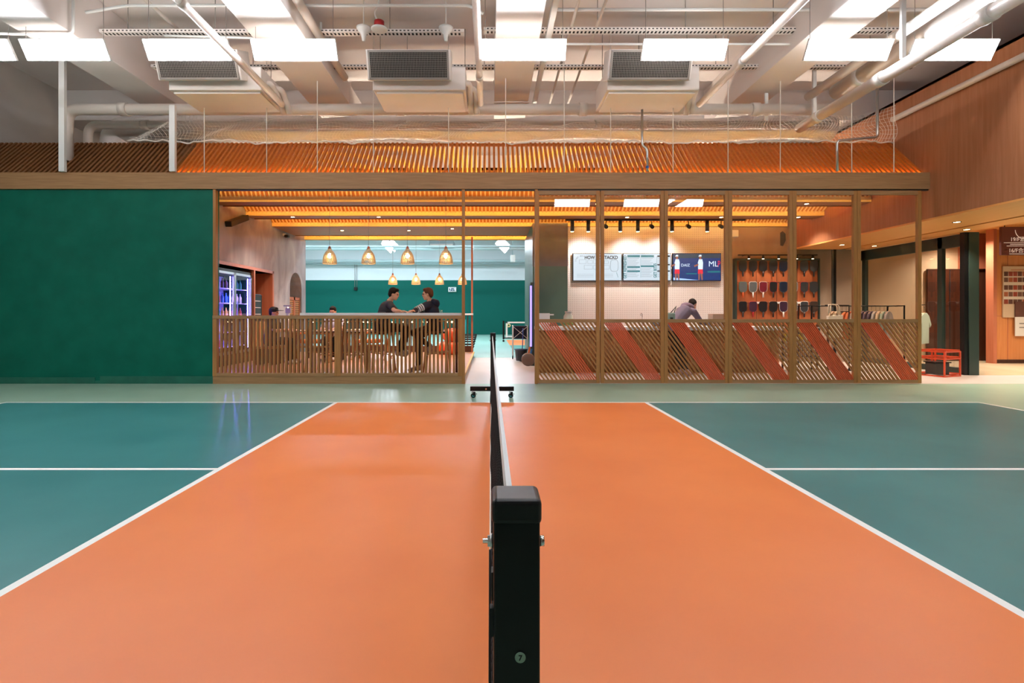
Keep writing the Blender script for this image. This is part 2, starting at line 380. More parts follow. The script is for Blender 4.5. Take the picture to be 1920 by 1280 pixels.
# ---- wood bulkhead on the right, lobby soffit
struct('wall_bulkhead', MB().box(BW, BW+.06, YN, 13.05, 2.90, 5.27).box(BW, 9.55, YN, 13.05, 5.22, 5.27).box(9.5, 9.55, YN, 13.05, 2.9, 5.27), M['bulk'])
struct('ceiling_soffit', MB().box(BW, 8.9, YN, 13.05, 2.87, 2.90).box(9.0, 9.55, YN, 13.05, 2.87, 2.90), M['soffit'])
struct('trim_soffit_groove', MB().box(8.88, 9.02, YN, 13.05, 2.91, 2.93), M['dark'])
struct('ceiling_lobby', MB().box(9.55, XR, YN, 13.7, 3.35, 3.4), M['soffit'])
# ---- shop back wall: perforated board and concrete
def peg():
    m = bpy.data.materials.new('perforated_board'); m.use_nodes = True; nt = m.node_tree; b = nt.nodes['Principled BSDF']; b.inputs['Roughness'].default_value = .5
    tc = nt.nodes.new('ShaderNodeTexCoord'); sp = nt.nodes.new('ShaderNodeSeparateXYZ'); L = nt.links.new; L(tc.outputs['Object'], sp.inputs[0])
    fr = []
    for ax in ('X','Z'):
        mu = nt.nodes.new('ShaderNodeMath'); mu.operation = 'MULTIPLY'; mu.inputs[1].default_value = 1/.048; L(sp.outputs[ax], mu.inputs[0])
        f = nt.nodes.new('ShaderNodeMath'); f.operation = 'FRACT'; L(mu.outputs[0], f.inputs[0])
        s = nt.nodes.new('ShaderNodeMath'); s.operation = 'SUBTRACT'; s.inputs[1].default_value = .5; L(f.outputs[0], s.inputs[0])
        p = nt.nodes.new('ShaderNodeMath'); p.operation = 'POWER'; p.inputs[1].default_value = 2; L(s.outputs[0], p.inputs[0]); fr.append(p)
    a = nt.nodes.new('ShaderNodeMath'); a.operation = 'ADD'; L(fr[0].outputs[0], a.inputs[0]); L(fr[1].outputs[0], a.inputs[1])
    lt = nt.nodes.new('ShaderNodeMath'); lt.operation = 'LESS_THAN'; lt.inputs[1].default_value = .03; L(a.outputs[0], lt.inputs[0])
    mx = nt.nodes.new('ShaderNodeMixRGB'); mx.inputs[1].default_value = sr('#e6ded8'); mx.inputs[2].default_value = sr('#93887f'); L(lt.outputs[0], mx.inputs[0]); L(mx.outputs[0], b.inputs['Base Color'])
    return m
M['peg'] = peg()
struct('wall_perforated', MB().box(1.5, 6.08, 13.33, 13.4, 0, CH+.1), M['peg'])
struct('wall_shop_concrete', MB().box(6.08, 9.6, 13.33, 13.5, 0, CH+.1), noisy('shop_concrete', '#8f7c6c', '#a58f7d', (1,1,.4), 2, .6, 7, .1, .4, .3, .7, .6))
# green grey column beside the passage
struct('wall_column', MB().box(1.06, 1.93, 12.8, 15.7, 0, CH), noisy('green_grey_column', '#3b6054', '#45695d', (1,1,1), 2, .4, 4))
struct('wall_column.001', MB().box(1.055, 1.935, 12.79, 12.8, 2.42, CH), noisy('grey_column_top', '#55585a', '#66686a', (1,1,1), 2, .5, 4))
struct('wall_right_back', MB().box(1.93, 9.6, 13.6, 13.7, 0, CH), M['greywall'])
# ---- lobby beyond
mb = MB().box(9.5, XR, 13.65, 13.8, 0, 3.4)
struct('wall_lobby', mb, M['beige'])
struct('wall_lobby_top', MB().box(12.42, 12.75, 13.56, 13.65, 0, 3.35).box(12.45, 13.4, 13.5, 13.65, 2.42, 3.35), M['redwood'])
struct('wall_lobby_veneer', MB().box(12.62, XR, 12.9, 12.98, .09, 3.35), M['lobbywood'])
struct('baseboard_lobby', MB().box(12.62, XR, 12.89, 12.98, 0, .09), M['doorbrown'])
struct('trim_lobby_joint', MB().box(12.63, XR, 12.893, 12.9, 1.18, 1.19).box(12.63, XR, 12.893, 12.9, 2.75, 2.76).box(12.98, 12.99, 12.893, 12.9, .09, 3.3).box(14.9, 14.91, 12.893, 12.9, .09, 1.18), M['redwood'])
struct('trim_lobby_post', MB().box(12.53, 12.62, 12.8, 13.0, 0, 3.35), M['redwood'], bevel=.006)
for i, (a, b) in enumerate(((11.55, 12.4), (12.75, 13.32))):
    t = MB().box(a, b, 13.56, 13.62, 0, 2.42).build('door_%d' % (i+1), M['doorbrown']); t['kind'] = 'structure'
    MB().box(a+(b-a)*.66, a+(b-a)*.66+.02, 13.55, 13.57, .02, 2.4).build('door_gap', M['dark'], t)
# ---- main ceiling beams
for k, (a, b) in enumerate(((-6.8, -6.08), (4.66, 5.32))):
    struct('trim_slab_beam', MB().box(a, b, YN, 15.7, 5.3, SLAB), M['ceil'], bevel=.01)
struct('trim_slab_beam', MB().box(XL, XR, 11.2, 11.9, 5.45, SLAB), M['ceil'])
struct('trim_slab_beam', MB().box(XL, XR, -1.2, -.5, 5.75, SLAB), M['ceil'])
# ================================================================ NET (foreground)
def caster(mb_tyre, mb_fork, mb_hub, c, ax=(1,0,0)):
    c = Vector(c); a = Vector(ax)*.014
    mb_tyre.cyl(c-a, c+a, .036, n=20); mb_hub.cyl(c-a*1.15, c+a*1.15, .02, n=16)
    s = Vector(ax)*.02
    for k in (-1,1): mb_fork.bar(c+s*k, c+s*k+Vector((0,.0,.05))+Vector((ax[1],ax[0],0))*.02, .004, .03)
    mb_fork.box(c.x-.025, c.x+.025, c.y-.025, c.y+.025, c.z+.045, c.z+.055)
    mb_fork.bar(c+Vector((0,0,.03)), c+Vector((ax[1],ax[0],0))*.055+Vector((0,0,.02)), .02, .006)
def net_base(root, y, s=1):
    MB().box(-.29, .345, y-.035, y+.035, .105, .17).build('base_foot', M['black'], root, bevel=.004)
    for x in (-.245, .3):
        ty, fk, hb = MB(), MB(), MB(); caster(ty, fk, hb, (x, y, .038), (0,1,0))
        c = ty.build('caster', M['blackp'], root); fk.build('fork', M['blackp'], c); hb.build('hub', M['teal'], c)
    MB().cyl((-.06,y-.036,.137), (-.06,y-.046,.137), .012, n=12).build('bolt', M['chrome'], root)
net = thing('pickleball_net', 'black portable court net on wheels running from the foreground post to the facade', 'net', (.04, 4.2, 0))
for i, (y0, y1) in enumerate(((.81, .886), (7.45, 7.526))):
    p = MB().box(.005, .079, y0+.002, y1-.002, .1, .885).build('post', M['black'], net, bevel=.004)
    MB().box(.002, .082, y0, y1, .878, .919 if i == 0 else .95).build('cap', M['blackp'], p, bevel=.009).modifiers['bevel'].segments = 4
    yc = y0+.03
    b = MB().cyl((-.012,yc,.842), (.086,yc,.842), .0042, n=12).cyl((.079,yc,.842), (.088,yc,.842), .0085, n=20); b.build('bolt', M['chrome'], p)
    MB().cyl((-.004,yc,.842), (.005,yc,.842), .0095, n=6, smooth=False).cyl((.0,yc,.842), (.005,yc,.842), .0115, n=20).build('nut', M['steel'], p)
    net_base(net, (y0+y1)/2)
# strap hooks on the left side of the near post
MB().box(.0, .005, .816, .83, .70, .745).box(.002, .005, .82, .84, .755, .80).build('strap_hook', M['blackp'], net)
st = MB().cyl((.0475,.8105,.671), (.0475,.8098,.671), .0085, n=32).build('number_sticker', mat('sage_sticker', '#9db8a8', .6), net)
text('numeral', '7', .012, (.0445, .8096, .6668), M['blackp'], st, ext=.0001, bold=.0003)
random.seed(4)
def netmesh():
    ny, nz = 190, 20; vs = []; fs = []
    for j in range(nz+1):
        t = j/nz
        for i in range(ny+1):
            u = i/ny; y = .90+u*(7.44-.90); sag = 4*u*(1-u)
            top = .865-.03*sag
            z = top*(1-t)+.07*t + .008*math.sin(u*40+j)*t
            x = .036-.027*min(1, t*1.3)+.006*math.sin(u*22+j*.5)*t+.003*math.sin(u*61)*t
            vs.append((x, y, z))
    for j in range(nz):
        for i in range(ny): a = j*(ny+1)+i; fs.append((a, a+1, a+ny+2, a+ny+1))
    mb = MB(); mb.add(vs, fs); o = mb.build('netting', M['cord'], net)
    m = o.modifiers.new('w', 'WIREFRAME'); m.thickness = .0045; m.use_even_offset = False
    return o
netmesh()
pts = [(.034, .887+u*(7.45-.887), .905-.025*4*u*(1-u)) for u in [k/30 for k in range(31)]]
mb = MB()
for a, b in zip(pts, pts[1:]):
    mb.add([(x, p[1], p[2]+z) for p in (a,b) for x, z in ((.028,-.045),(.039,-.045),(.0395,-.004),(.029,0))], [(0,1,5,4),(1,2,6,5),(2,3,7,6),(3,0,4,7)])
mb.add([(x, pts[0][1], pts[0][2]+z) for x, z in ((.028,-.045),(.039,-.045),(.0395,-.004),(.029,0))], [(0,1,2,3)])
mb.build('top_band', mat('white_net_tape', '#e4e8ea', .6), net)
MB().tube([(.05,7.44,.53),(.03,7.0,.46),(.016,6,.33),(.008,5,.26),(.002,3.5,.2),(.0,2,.16),(.0,.9,.12)], .004, 6).build('hem_cord', M['netwhite'], net)
MB().tube([(.0,.9,.8),(-.001,.9,.5),(.0,.9,.12)], .0022, 6).build('side_cord', M['cord'], net)

# ================================================================ COURT LIGHTS
PX = [-7.39, -6.04, -4.30, -2.78, .48, 2.76, 5.09, 6.58]
ordn = ['first', 'second', 'third', 'fourth', 'fifth', 'sixth', 'seventh', 'eighth']
def light_panel(label, loc, rz):
    t = thing('court_light', label, 'ceiling light', (0,0,0), 0, 'tilted court light panels')
    # panel in the plane falling from near-high to far-low
    a = Vector((0, -.075, .12)); b = Vector((0, .075, -.12)); n = Vector((0, -.12, -.075)).normalized()
    def slab(x0, x1, p, q, t0, t1, mb):
        vs = []
        for k in (t0, t1):
            for x, e in ((x0,p),(x1,p),(x1,q),(x0,q)): vs.append(Vector((x,0,0))+e+n*k)
        mb.add(vs, [(0,1,2,3),(4,7,6,5),(0,4,5,1),(1,5,6,2),(2,6,7,3),(3,7,4,0)])
    m = MB(); slab(-.6, .6, a, b, -.035, .0, m); m.build('frame', M['whitemet'], t, local=True)
    m = MB(); e = (b-a).normalized()*.012; slab(-.588, .588, a+e, b-e, .001, .004, m); m.build('diffuser', M['panel'], t, local=True)
    m = MB(); slab(-.57, .57, a+e*1.5, b-e*1.5, -.038, -.036, m); m.build('added_uplight', M['added_uplight'], t, local=True)  # added glowing back face that brightens the ceiling
    m = MB().box(-.12, .12, .02, .09, .03, .08); m.build('driver_box', M['grille'], t, local=True)
    for s in (-.55, .55): MB().cyl((s,.0,.03), (s,.0,SLAB-4.97), .004, n=6).build('suspension_wire', M['cable'], t, local=True)
    t.location = loc; t.rotation_euler = (0,0,rz); return t
ptxt = ['leftmost tilted light panel, cut by the left picture edge', 'second tilted light panel from the left, left of the first steel hanger', 'third tilted light panel from the left, crossed by a slanting white pipe', 'fourth tilted light panel from the left, over the left pendant lamps', 'light panel in the middle of the row, right of the vertical white pipe', 'third tilted light panel from the right, in front of an air conditioner grille', 'second tilted light panel from the right, below the concrete beam', 'rightmost tilted light panel, crossed by the thick white pipe']
p0 = light_panel(ptxt[0], (PX[0], 7.30, 4.97), 0)
for k in range(1, 8): dup(p0, (PX[k], 7.30, 4.97), ptxt[k], 0)
for k in range(8): dup(p0, (PX[k], .8, 4.97), 'light panel over the near court side, %s from left, seen only in reflection' % ordn[k], PI)
# ================================================================ PIPES, DUCTS
def sample(pts, rad=.12, n=5):      # rounded corners
    pts = [Vector(p) for p in pts]; out = [pts[0]]
    for a, b, c in zip(pts, pts[1:], pts[2:]):
        d1 = (a-b).normalized(); d2 = (c-b).normalized(); r = min(rad, (a-b).length*.45, (c-b).length*.45)
        for k in range(n+1):
            t = k/n; p = (b+d1*r)*(1-t)**2+b*2*t*(1-t)+(b+d2*r)*t*t; out.append(p)
    out.append(pts[-1]); return out
def pipe(name, label, cat, pts, r, m='pipe', cuffs=(), rad=.15, n=14, group=None):
    t = thing(name, label, cat, pts[0], group=group)
    MB().tube(sample(pts, rad), r, n).build('tube', M[m], t)
    for c, d in cuffs:
        c = Vector(c); d = Vector(d).normalized(); MB().cyl(c-d*.07, c+d*.07, r*1.18, n=n).build('coupling', M[m], t)
    return t
pipe('sprinkler_pipe', 'white pipe running over the court from top left, crossing the third light panel', 'pipe', [(-3.6,-1,4.85),(-3.6,8.9,4.85)], .052, cuffs=[((-3.6,6,4.85),(0,1,0))])
pipe('sprinkler_pipe', 'white pipe dropping straight down the picture left of the middle light panel', 'pipe', [(-.165,-1,4.9),(-.165,9.0,4.9)], .05, cuffs=[((-.165,8,4.9),(0,1,0))])
pipe('sprinkler_pipe', 'white pipe running over the court left of the second light panel from the right', 'pipe', [(3.62,-1,4.85),(3.62,8.9,4.85)], .055, cuffs=[((3.62,7.4,4.85),(0,1,0))])
pipe('drain_pipe', 'thick white pipe with couplings crossing the rightmost light panel', 'pipe', [(5.62,-2,4.60),(5.62,9.35,4.60)], .085, cuffs=[((5.62,y,4.6),(0,1,0)) for y in (4.2,5.8,7.4,8.8)], n=20)
pipe('drain_pipe', 'thickest white pipe running above the rightmost light panels', 'pipe', [(6.2,-2,5.2),(6.2,9.2,5.2)], .14, cuffs=[((6.2,8.6,5.2),(0,1,0))], n=20)
pipe('drain_pipe', 'white pipe beside the thickest one, disappearing behind the light panels', 'pipe', [(5.75,-2,5.15),(5.75,9.3,5.15)], .075, n=16)
pipe('wall_pipe', 'white pipe clipped along the top of the wood bulkhead', 'pipe', [(BW-.07,-3,4.91),(BW-.07,9.75,4.91)], .05)
pipe('conduit', 'thin slanting conduit left of the red speaker, high under the slab', 'conduit', [(-4.97,1,5.75),(-4.97,10.8,5.75)], .03, n=8)
pipe('drain_pipe', 'pale pipe descending from top left past the fourth light panel', 'pipe', [(-2.63,1,5.5),(-2.63,9.3,5.5)], .065)
pipe('conduit', 'thin conduit under the slab right of the middle light panel', 'conduit', [(1.24,1,5.6),(1.24,10.8,5.6)], .022, n=8)
pipe('conduit', 'second thin conduit under the slab right of the middle light panel', 'conduit', [(1.62,1,5.6),(1.62,10.8,5.6)], .022, n=8)
tag(MB().box(.86,.94,-1,10.6,5.48,5.56).build('cable_channel', M['whitemet']), 'flat white cable channel beside the central air duct', 'cable channel')
pipe('cold_water_pipe', 'big white pipe crossing the whole hall and elbowing down left into the slats', 'pipe', [(-7.75,9.42,4.02),(-7.75,9.42,4.97),(6.2,9.42,4.97)], .10, cuffs=[((x,9.42,4.97),(1,0,0)) for x in (-6.7,-1.65,1.7,4.85)], rad=.22, n=20)
pipe('cold_water_pipe', 'second white pipe behind the big cross pipe, also elbowing down left', 'pipe', [(-7.82,10.0,4.3),(-7.82,10.0,4.9),(6.6,10.0,4.9)], .078, cuffs=[((x,10.0,4.9),(1,0,0)) for x in (-6.7,-1.7,2.1,3.0)], rad=.2, n=16)
random.seed(2)
pts = [(-7.75,10.55,4.3),(-7.7,10.55,5.0)]+[(-7+k*.7, 10.55, 5.02+.05*math.sin(k*1.1)) for k in range(21)]
pipe('insulated_duct', 'long lumpy insulated duct hanging behind the white netting', 'duct', pts, .24, 'duct', rad=.25, n=18)
for k, (a, b, z, lab) in enumerate(((-3.5,-2.73,5.3,'wide painted air duct left of the red ringed speaker'), (.08,.74,5.35,'wide painted air duct above the middle light panel'))):
    t = thing('air_duct', lab, 'duct', (a,4,z)); MB().box(a,b,-2,10.9,z,z+.4).build('duct_body', M['duct'], t, bevel=.008)
    for y in (1.5,3.2,4.9,6.6,8.3,10): MB().box(a-.015,b+.015,y-.02,y+.02,z-.015,z+.41).build('flange', M['duct'], t)
def tray(label, y, z, x0, x1):
    t = thing('cable_tray', label, 'cable tray', (x0,y,z)); mb = MB(); mb.box(x0,x1,y-.06,y+.06,z,z+.005).box(x0,x1,y-.063,y-.058,z,z+.045).box(x0,x1,y+.058,y+.063,z,z+.045); mb.build('tray', M['duct'], t)
    x = x0+.4; hb = []
    while x < x1:
        MB().cyl((x,y,z), (x,y,SLAB), .006, n=6).build('hanger', M['cable'], t); x += 1.35
    sl = MB(); x = x0+.05
    while x < x1-.05: sl.box(x,x+.03,y-.0645,y-.0635,z+.014,z+.03); sl.box(x,x+.03,y-.03,y+.03,z-.001,z+.0); x += .06
    sl.build('perforations', M['dark'], t)
tray('perforated cable tray just above the light panels, right half', 7.9, 5.55, -.1, 7.4)
tray('perforated cable tray just above the light panels, left half', 7.95, 5.55, -6.0, -.4)
tray('perforated cable tray behind the row of air conditioners', 9.0, 5.52, -5.9, 7.4)
for lab, pts, r in (('white conduit with box above the red ringed speaker', [(-5.9,7.5,5.62),(-5.3,7.5,5.72),(-.3,7.5,5.72),(-.1,7.5,5.6)], .022),
                    ('white conduit crossing above the light panels on the right', [(.9,7.5,5.66),(7.4,7.5,5.66)], .024),
                    ('lower white conduit crossing on the right behind the panels', [(.9,8.0,5.42),(7.4,8.0,5.42)], .018),
                    ('white conduit looping round the left concrete beam', [(-9,7.4,5.3),(-7.5,7.4,5.28),(-6.85,7.4,5.25),(-6.0,7.4,5.25),(-6.0,7.4,5.9)], .02),
                    ('white conduit elbowing along the left air duct', [(-5.0,7.9,5.5),(-3.6,7.9,5.46),(-3.6,7.9,5.25),(-2.6,7.9,5.25),(-2.6,7.9,5.7)], .018)):
    pipe('conduit', lab, 'conduit', pts, r, 'whitemet', rad=.08, n=8)
for i, x in enumerate((-7.45, -5.53)):
    MB_ = MB().box(x-.05,x+.05,8.93,8.99,3.705,SLAB if i == 0 else 4.86)
    tag(MB_.build('steel_hanger', M['whitemet'], bevel=.004), ['taller square white hanger standing on the header at far left','shorter square white hanger on the header left of the orange slats'][i], 'hanger')
for i, (x, z1, y) in enumerate(((5.62,4.7,7.0),(5.8,4.6,9.2),(5.1,4.8,9.5))):
    tag(MB().box(x-.03,x+.03,y-.02,y+.02,z1,SLAB).build('pipe_hanger', M['whitemet']), ['square white hanger in front of the rightmost light panel','square white hanger above the end of the thick pipe','square white hanger left of the thick pipe end'][i], 'hanger')
rods = [383,500,595,700,841,948,1058,1145,1262,1365,1463,1597,1676]
r0 = MB().cyl((X(rods[0],9.0),9.0,3.705),(X(rods[0],9.0),9.0,SLAB),.008,n=6).build('hanger_rod', M['netwhite'])
tag(r0, 'thin rod rising from the header over the left café wall', 'rod', 'thin hanger rods on the header')
places = ['first right of the left steel hangers','over the left end of the fence','over the left pendant lamps','over the second pendant lamp','over the fourth pendant lamp','over the passage','over the first glazed panel','over the second glazed panel','over the third glazed panel','over the fourth glazed panel','over the fifth glazed panel','over the sixth glazed panel','last before the wood bulkhead']
r0['label'] = 'thin white hanger rod on the header beam, '+places[0]
for k, p in list(enumerate(rods))[1:]:
    c = r0.copy(); C.objects.link(c); c.location.x = X(p, 9.0); c['label'] = 'thin white hanger rod on the header beam, '+places[k]
pipe('gas_conduit', 'grey conduit stepping down in front of the netting at right', 'conduit', [(X(1637,9.1),9.0,5.2),(X(1637,9.1),9.0,4.32),(X(1566,9.0),8.95,4.24),(X(1566,9.0),8.95,3.71)], .022, 'steel', rad=.06, n=8)
t = pipe('gas_conduit', 'grey conduit with a blue ring dropping onto the header near the middle', 'conduit', [(X(1204,9.0),9.0,4.8),(X(1204,9.0),9.0,4.17),(X(1212,9.0),8.95,4.1),(X(1212,9.0),8.95,3.71)], .022, 'steel', rad=.06, n=8)
MB().cyl((X(1212,9.0),8.95,3.76),(X(1212,9.0),8.95,3.80),.025,n=10).build('ring', mat('blue_ring', '#1d5fb0', .4), t)
# ---- air conditioning units
def aircon(label, loc):
    t = thing('ceiling_air_conditioner', label, 'air conditioner', (0,0,0), 0, 'ceiling air conditioners')
    # tilted grille box at the front
    MB().box(-.72,.78,.35,1.24,-.02,.36).build('body', M['duct'], t, local=True, bevel=.01)
    MB().box(-.68,.74,.42,1.2,-.05,-.02).build('drip_tray', M['duct'], t, local=True, bevel=.006)
    g = MB(); d = Vector((0,.16,-.40)).normalized(); T = Matrix.Translation((-.1,.0,.46)) @ Matrix.Rotation(math.atan2(.16,.40), 4, 'X')
    fr = MB(); fr.box(-.66,.66,0,.4,-.44,.0, T); fr.build('plenum', M['duct'], t, local=True, bevel=.006)
    MB().box(-.6,.6,-.012,-.002,-.40,-.04, T).build('grille_recess', M['dark'], t, local=True)
    gr = MB()
    for k in range(49): x = -.6+k*.025; gr.box(x-.002,x+.002,-.022,-.01,-.40,-.04, T)
    for k in range(15): z = -.40+k*.0257; gr.box(-.6,.6,-.024,-.012,z-.002,z+.002, T)
    gr.box(-.63,.63,-.026,-.0,-.43,-.40, T).box(-.63,.63,-.026,0,-.04,-.01, T).box(-.63,-.6,-.026,0,-.43,-.01, T).box(.6,.63,-.026,0,-.43,-.01, T)
    gr.build('grille', M['grille'], t, local=True)
    for s in (0,1):
        MB().tube(sample([(.72,.6+.2*s,.2),(.83+.09*s,.6+.2*s,.2),(.83+.09*s,.9+.1*s,.1),(.85+.1*s,1.1,-.12)], .1), .05, 10).build('refrigerant_pipe', M['pipe'], t, local=True)
    for sx in (-.7,.75): MB().cyl((sx,.8,.3),(sx,.8,SLAB-4.88), .006, n=6).build('hanger', M['cable'], t, local=True)
    t.location = loc; return t
a0 = aircon('ceiling air conditioner left, its grille half hidden by the third light panel', (-4.5,8.0,4.88))
dup(a0, (-1.18,8.0,4.88), 'ceiling air conditioner in full view right of the red ringed speaker')
dup(a0, (2.62,8.0,4.88), 'ceiling air conditioner right, behind the light panel beyond the middle')
# ---- speakers and sensors
t = thing('ceiling_speaker', 'round ceiling speaker with a red back box and looped white cable', 'speaker', (X(711,7.6),7.6,5.4))
x, y = X(711,7.6), 7.6; zz = Z(57,7.6)
MB().lathe([(0,0),(.1,0),(.12,.01),(.12,.025),(.09,.04),(0,.04)], (x,y,zz), 24).build('trim_ring', M['whitemet'], t)
MB().cyl((x,y,zz+.03),(x,y,zz+.13),.075,n=16).build('back_box', M['red'], t)
MB().tube(sample([(x-.02,y,zz+.13),(x-.08,y,zz+.25),(x,y,zz+.42),(x,y,SLAB)], .1), .012, 6).build('cable', M['whitemet'], t)
for px, lab in ((682,'white horn shaped sensor hanging left of the red ringed speaker'),(836,'white horn shaped sensor above the middle air conditioner pipes')):
    x = X(px,7.8); z = Z(62,7.8); t = thing('horn_sensor', lab, 'sensor', (x,7.8,z))
    MB().lathe([(0,-.12),(.025,-.12),(.04,-.02),(.1,.05),(.11,.08),(0,.09)], (x,7.8,z), 20).build('horn', M['whitemet'], t)
    MB().cyl((x,7.8,z+.08),(x,7.8,SLAB),.01,n=6).build('stem', M['whitemet'], t)
# ---- bundled white netting above the facade
def curtain():
    nx, nz = 230, 9; vs = []; fs = []; random.seed(7)
    for i in range(nx+1):
        u = i/nx; x = -6.8+u*(7.6+6.8)
        top = 4.88+.07*math.sin(u*9)+.03*math.sin(u*31); bot = 4.455+.012*math.sin(u*23)+.008*math.sin(u*57)
        if u < .06: top = 4.55+(top-4.55)*(u/.06)
        if u > .93: top += .25*(u-.93)/.07
        for j in range(nz+1):
            t = j/nz
            vs.append((x+.05*math.sin(j*.9+u*40), 9.68+.05*math.sin(u*60+j*.4)+.03*math.sin(u*147+j)-.04*t, top*(1-t)+bot*t+.008*math.sin(u*90+j)))
    for j in range(nz):
        for i in range(nx): a = i*(nz+1)+j; fs.append((a, a+1, a+nz+2, a+nz+1))
    t = thing('safety_netting', 'bundled white safety netting hanging above the orange slats', 'netting', (0,9.68,4.4))
    mb = MB(); mb.add(vs, fs); o = mb.build('mesh_net', M['netwhite'], t)
    m = o.modifiers.new('w', 'WIREFRAME'); m.thickness = .008; m.use_even_offset = False
    rp = [vs[i*(nz+1)+nz] for i in range(nx+1)]
    MB().tube([(p[0], p[1]+.01*math.sin(k*2.1), p[2]+.012*math.sin(k*1.3)) for k, p in enumerate(rp)], .014, 6).build('edge_rope', M['netwhite'], t)
curtain()
t = thing('added_roof_fill', 'added unseen cream fill light lying on the café roof behind the orange slats', 'led strip', (0,11.95,4.33))
MB().box(-5.4,7.4,11.93,11.97,4.335,4.36).build('diffuser', mat('added_cream_fill', '#fff0d0', .5, 0, 110, '#ffeeda'), t)  # unseen fill light, added to brighten the ducts and slab above
# ladder frame over the bulkhead
mb = MB()
for y in (6,7.2,8.4,9.6,10.8): mb.box(9.3,9.36,y,y+.06,5.27,SLAB)
mb.box(9.3,9.36,5,11.4,5.6,5.65)
tag(mb.build('steel_scaffold', M['whitemet']), 'white steel frame standing on top of the wood bulkhead', 'frame')
# ================================================================ FACADE
# fence
def fence():
    x0, x1 = -4.865, -.485
    t = thing('slatted_fence', 'waist high oak slat fence enclosing the café platform', 'fence', ((x0+x1)/2, FY, 0))
    MB().box(x0,x1,FY-.045,FY+.05,1.14,1.20).build('top_rail', M['oakx'], t, bevel=.004)
    MB().box(x0,x1,FY-.04,FY+.05,.135,.19).build('bottom_rail', M['oakx'], t, bevel=.003)
    MB().box(x0,x1,FY-.03,FY+.07,0,.135).build('kickboard', M['oakx'], t)
    for a, b in ((x0,x0+.07),(-2.73,-2.62),(x1-.08,x1)): MB().box(a,b,FY-.042,FY+.052,.135,1.15).build('post', M['oak'], t, bevel=.003)
    mb = MB()
    for a, b in ((x0+.07,-2.73),(-2.62,x1-.08)):
        n = round((b-a)/.0715); s = (b-a)/n
        for k in range(1, n): mb.box(a+k*s-.016,a+k*s+.016,FY-.03,FY+.03,.19,1.14)
    mb.build('balusters', M['oakslat'], t)
fence()
for (x, y, lab) in ((-4.835,FY,'thin oak post at the left end of the fence against the green wall'),(-.47,FY,'oak post rising from the right end of the fence to the header'),(-.53,15.1,'reddish far post at the back right corner of the café platform'),(.81,FY,'oak post on the right side of the passage opening')):
    z0 = 1.2 if x < -4 else 0
    h = 3.41 if y < 10 else CH
    wd = .025 if abs(x) > .6 else .026
    tag(MB().box(x-wd,x+wd,y-.04,y+.04,z0,h).build('post', M['oak'] if y < 10 else M['redwood'], bevel=.003), lab, 'post')
# folding glass panels
def folding(i, x0, x1, label, nb):
    t = thing('folding_glass_panel', label, 'glass panel', (x0,FY,0), 0, 'folding glazed panels of the shop front')
    s = .062; z0, z1 = .012, 3.39
    fr = MB()
    MB().box(x0,x0+s,FY-.03,FY+.03,z0,z1).build('stile', M['oak'], t, bevel=.003); MB().box(x1-s,x1,FY-.03,FY+.03,z0,z1).build('stile', M['oak'], t, bevel=.003)
    MB().box(x0+s,x1-s,FY-.03,FY+.03,z1-.07,z1).build('top_rail', M['oakx'], t); MB().box(x0+s,x1-s,FY-.03,FY+.03,1.075,1.135).build('middle_rail', M['oakx'], t)
    MB().box(x0+s,x1-s,FY-.03,FY+.03,z0,.07).build('bottom_rail', M['oakx'], t)
    MB().box(x0+s,x1-s,FY-.003,FY+.003,1.135,z1-.07).build('glass', M['glass'], t)
    a, b, lo, hi = x0+s, x1-s, .07, 1.075; W, H = b-a, hi-lo; k = .73          # horizontal run per unit of drop
    def sl(mb, off, wd, y0, y1):                    # bar whose top sits at a+off, clipped to the opening
        poly = [(a+off,hi),(a+off+wd,hi),(a+off+wd+k*H,lo),(a+off+k*H,lo)]
        def clip(P, x, keep):
            out = []
            for p, q in zip(P, P[1:]+P[:1]):
                ip, iq = keep(p[0]-x), keep(q[0]-x)
                if ip: out.append(p)
                if ip != iq: u = (x-p[0])/(q[0]-p[0]); out.append((x, p[1]+u*(q[1]-p[1])))
            return out
        poly = clip(poly, a, lambda d: d >= -1e-9)
        if len(poly) > 2: poly = clip(poly, b, lambda d: d <= 1e-9)
        if len(poly) > 2:
            n = len(poly); vs = [(x,y0,z) for x,z in poly]+[(x,y1,z) for x,z in poly]
            mb.add(vs, [list(range(n)), list(range(n,2*n))[::-1]]+[(j,n+j,n+(j+1)%n,(j+1)%n) for j in range(n)])
    br = MB(); off = -k*H
    while off < W: 
        if not (-.02 < off+.0 < .30): sl(br, off, .034, FY-.018, FY+.018)
        off += .0735
    br.build('brown_slats', M['oakslat'], t)
    om = MB()
    for j in range(nb): sl(om, .0+j*.31/nb, .0215 if nb > 7 else .024, FY-.022, FY+.02)
    om.build('orange_slats', M['orslat'], t)['label'] = 'band of thin orange slats'
pw = (7.575-.80)/6
desc = ['first glazed folding panel right of the passage, with widely spaced orange slats','second folding panel, in front of the menu screens start','third folding panel, with the stooping person behind its glass','fourth folding panel, in front of the left paddle columns','fifth folding panel, in front of the right end of the paddle display','last folding panel at the right, in front of the clothes rail']
desc[1] = 'second folding panel, with the middle of the how-to screen behind its left frame'
for i in range(6): folding(i, .80+i*pw+(.012 if i == 1 else 0), .80+(i+1)*pw-.004, desc[i], 7 if i == 0 else 9)
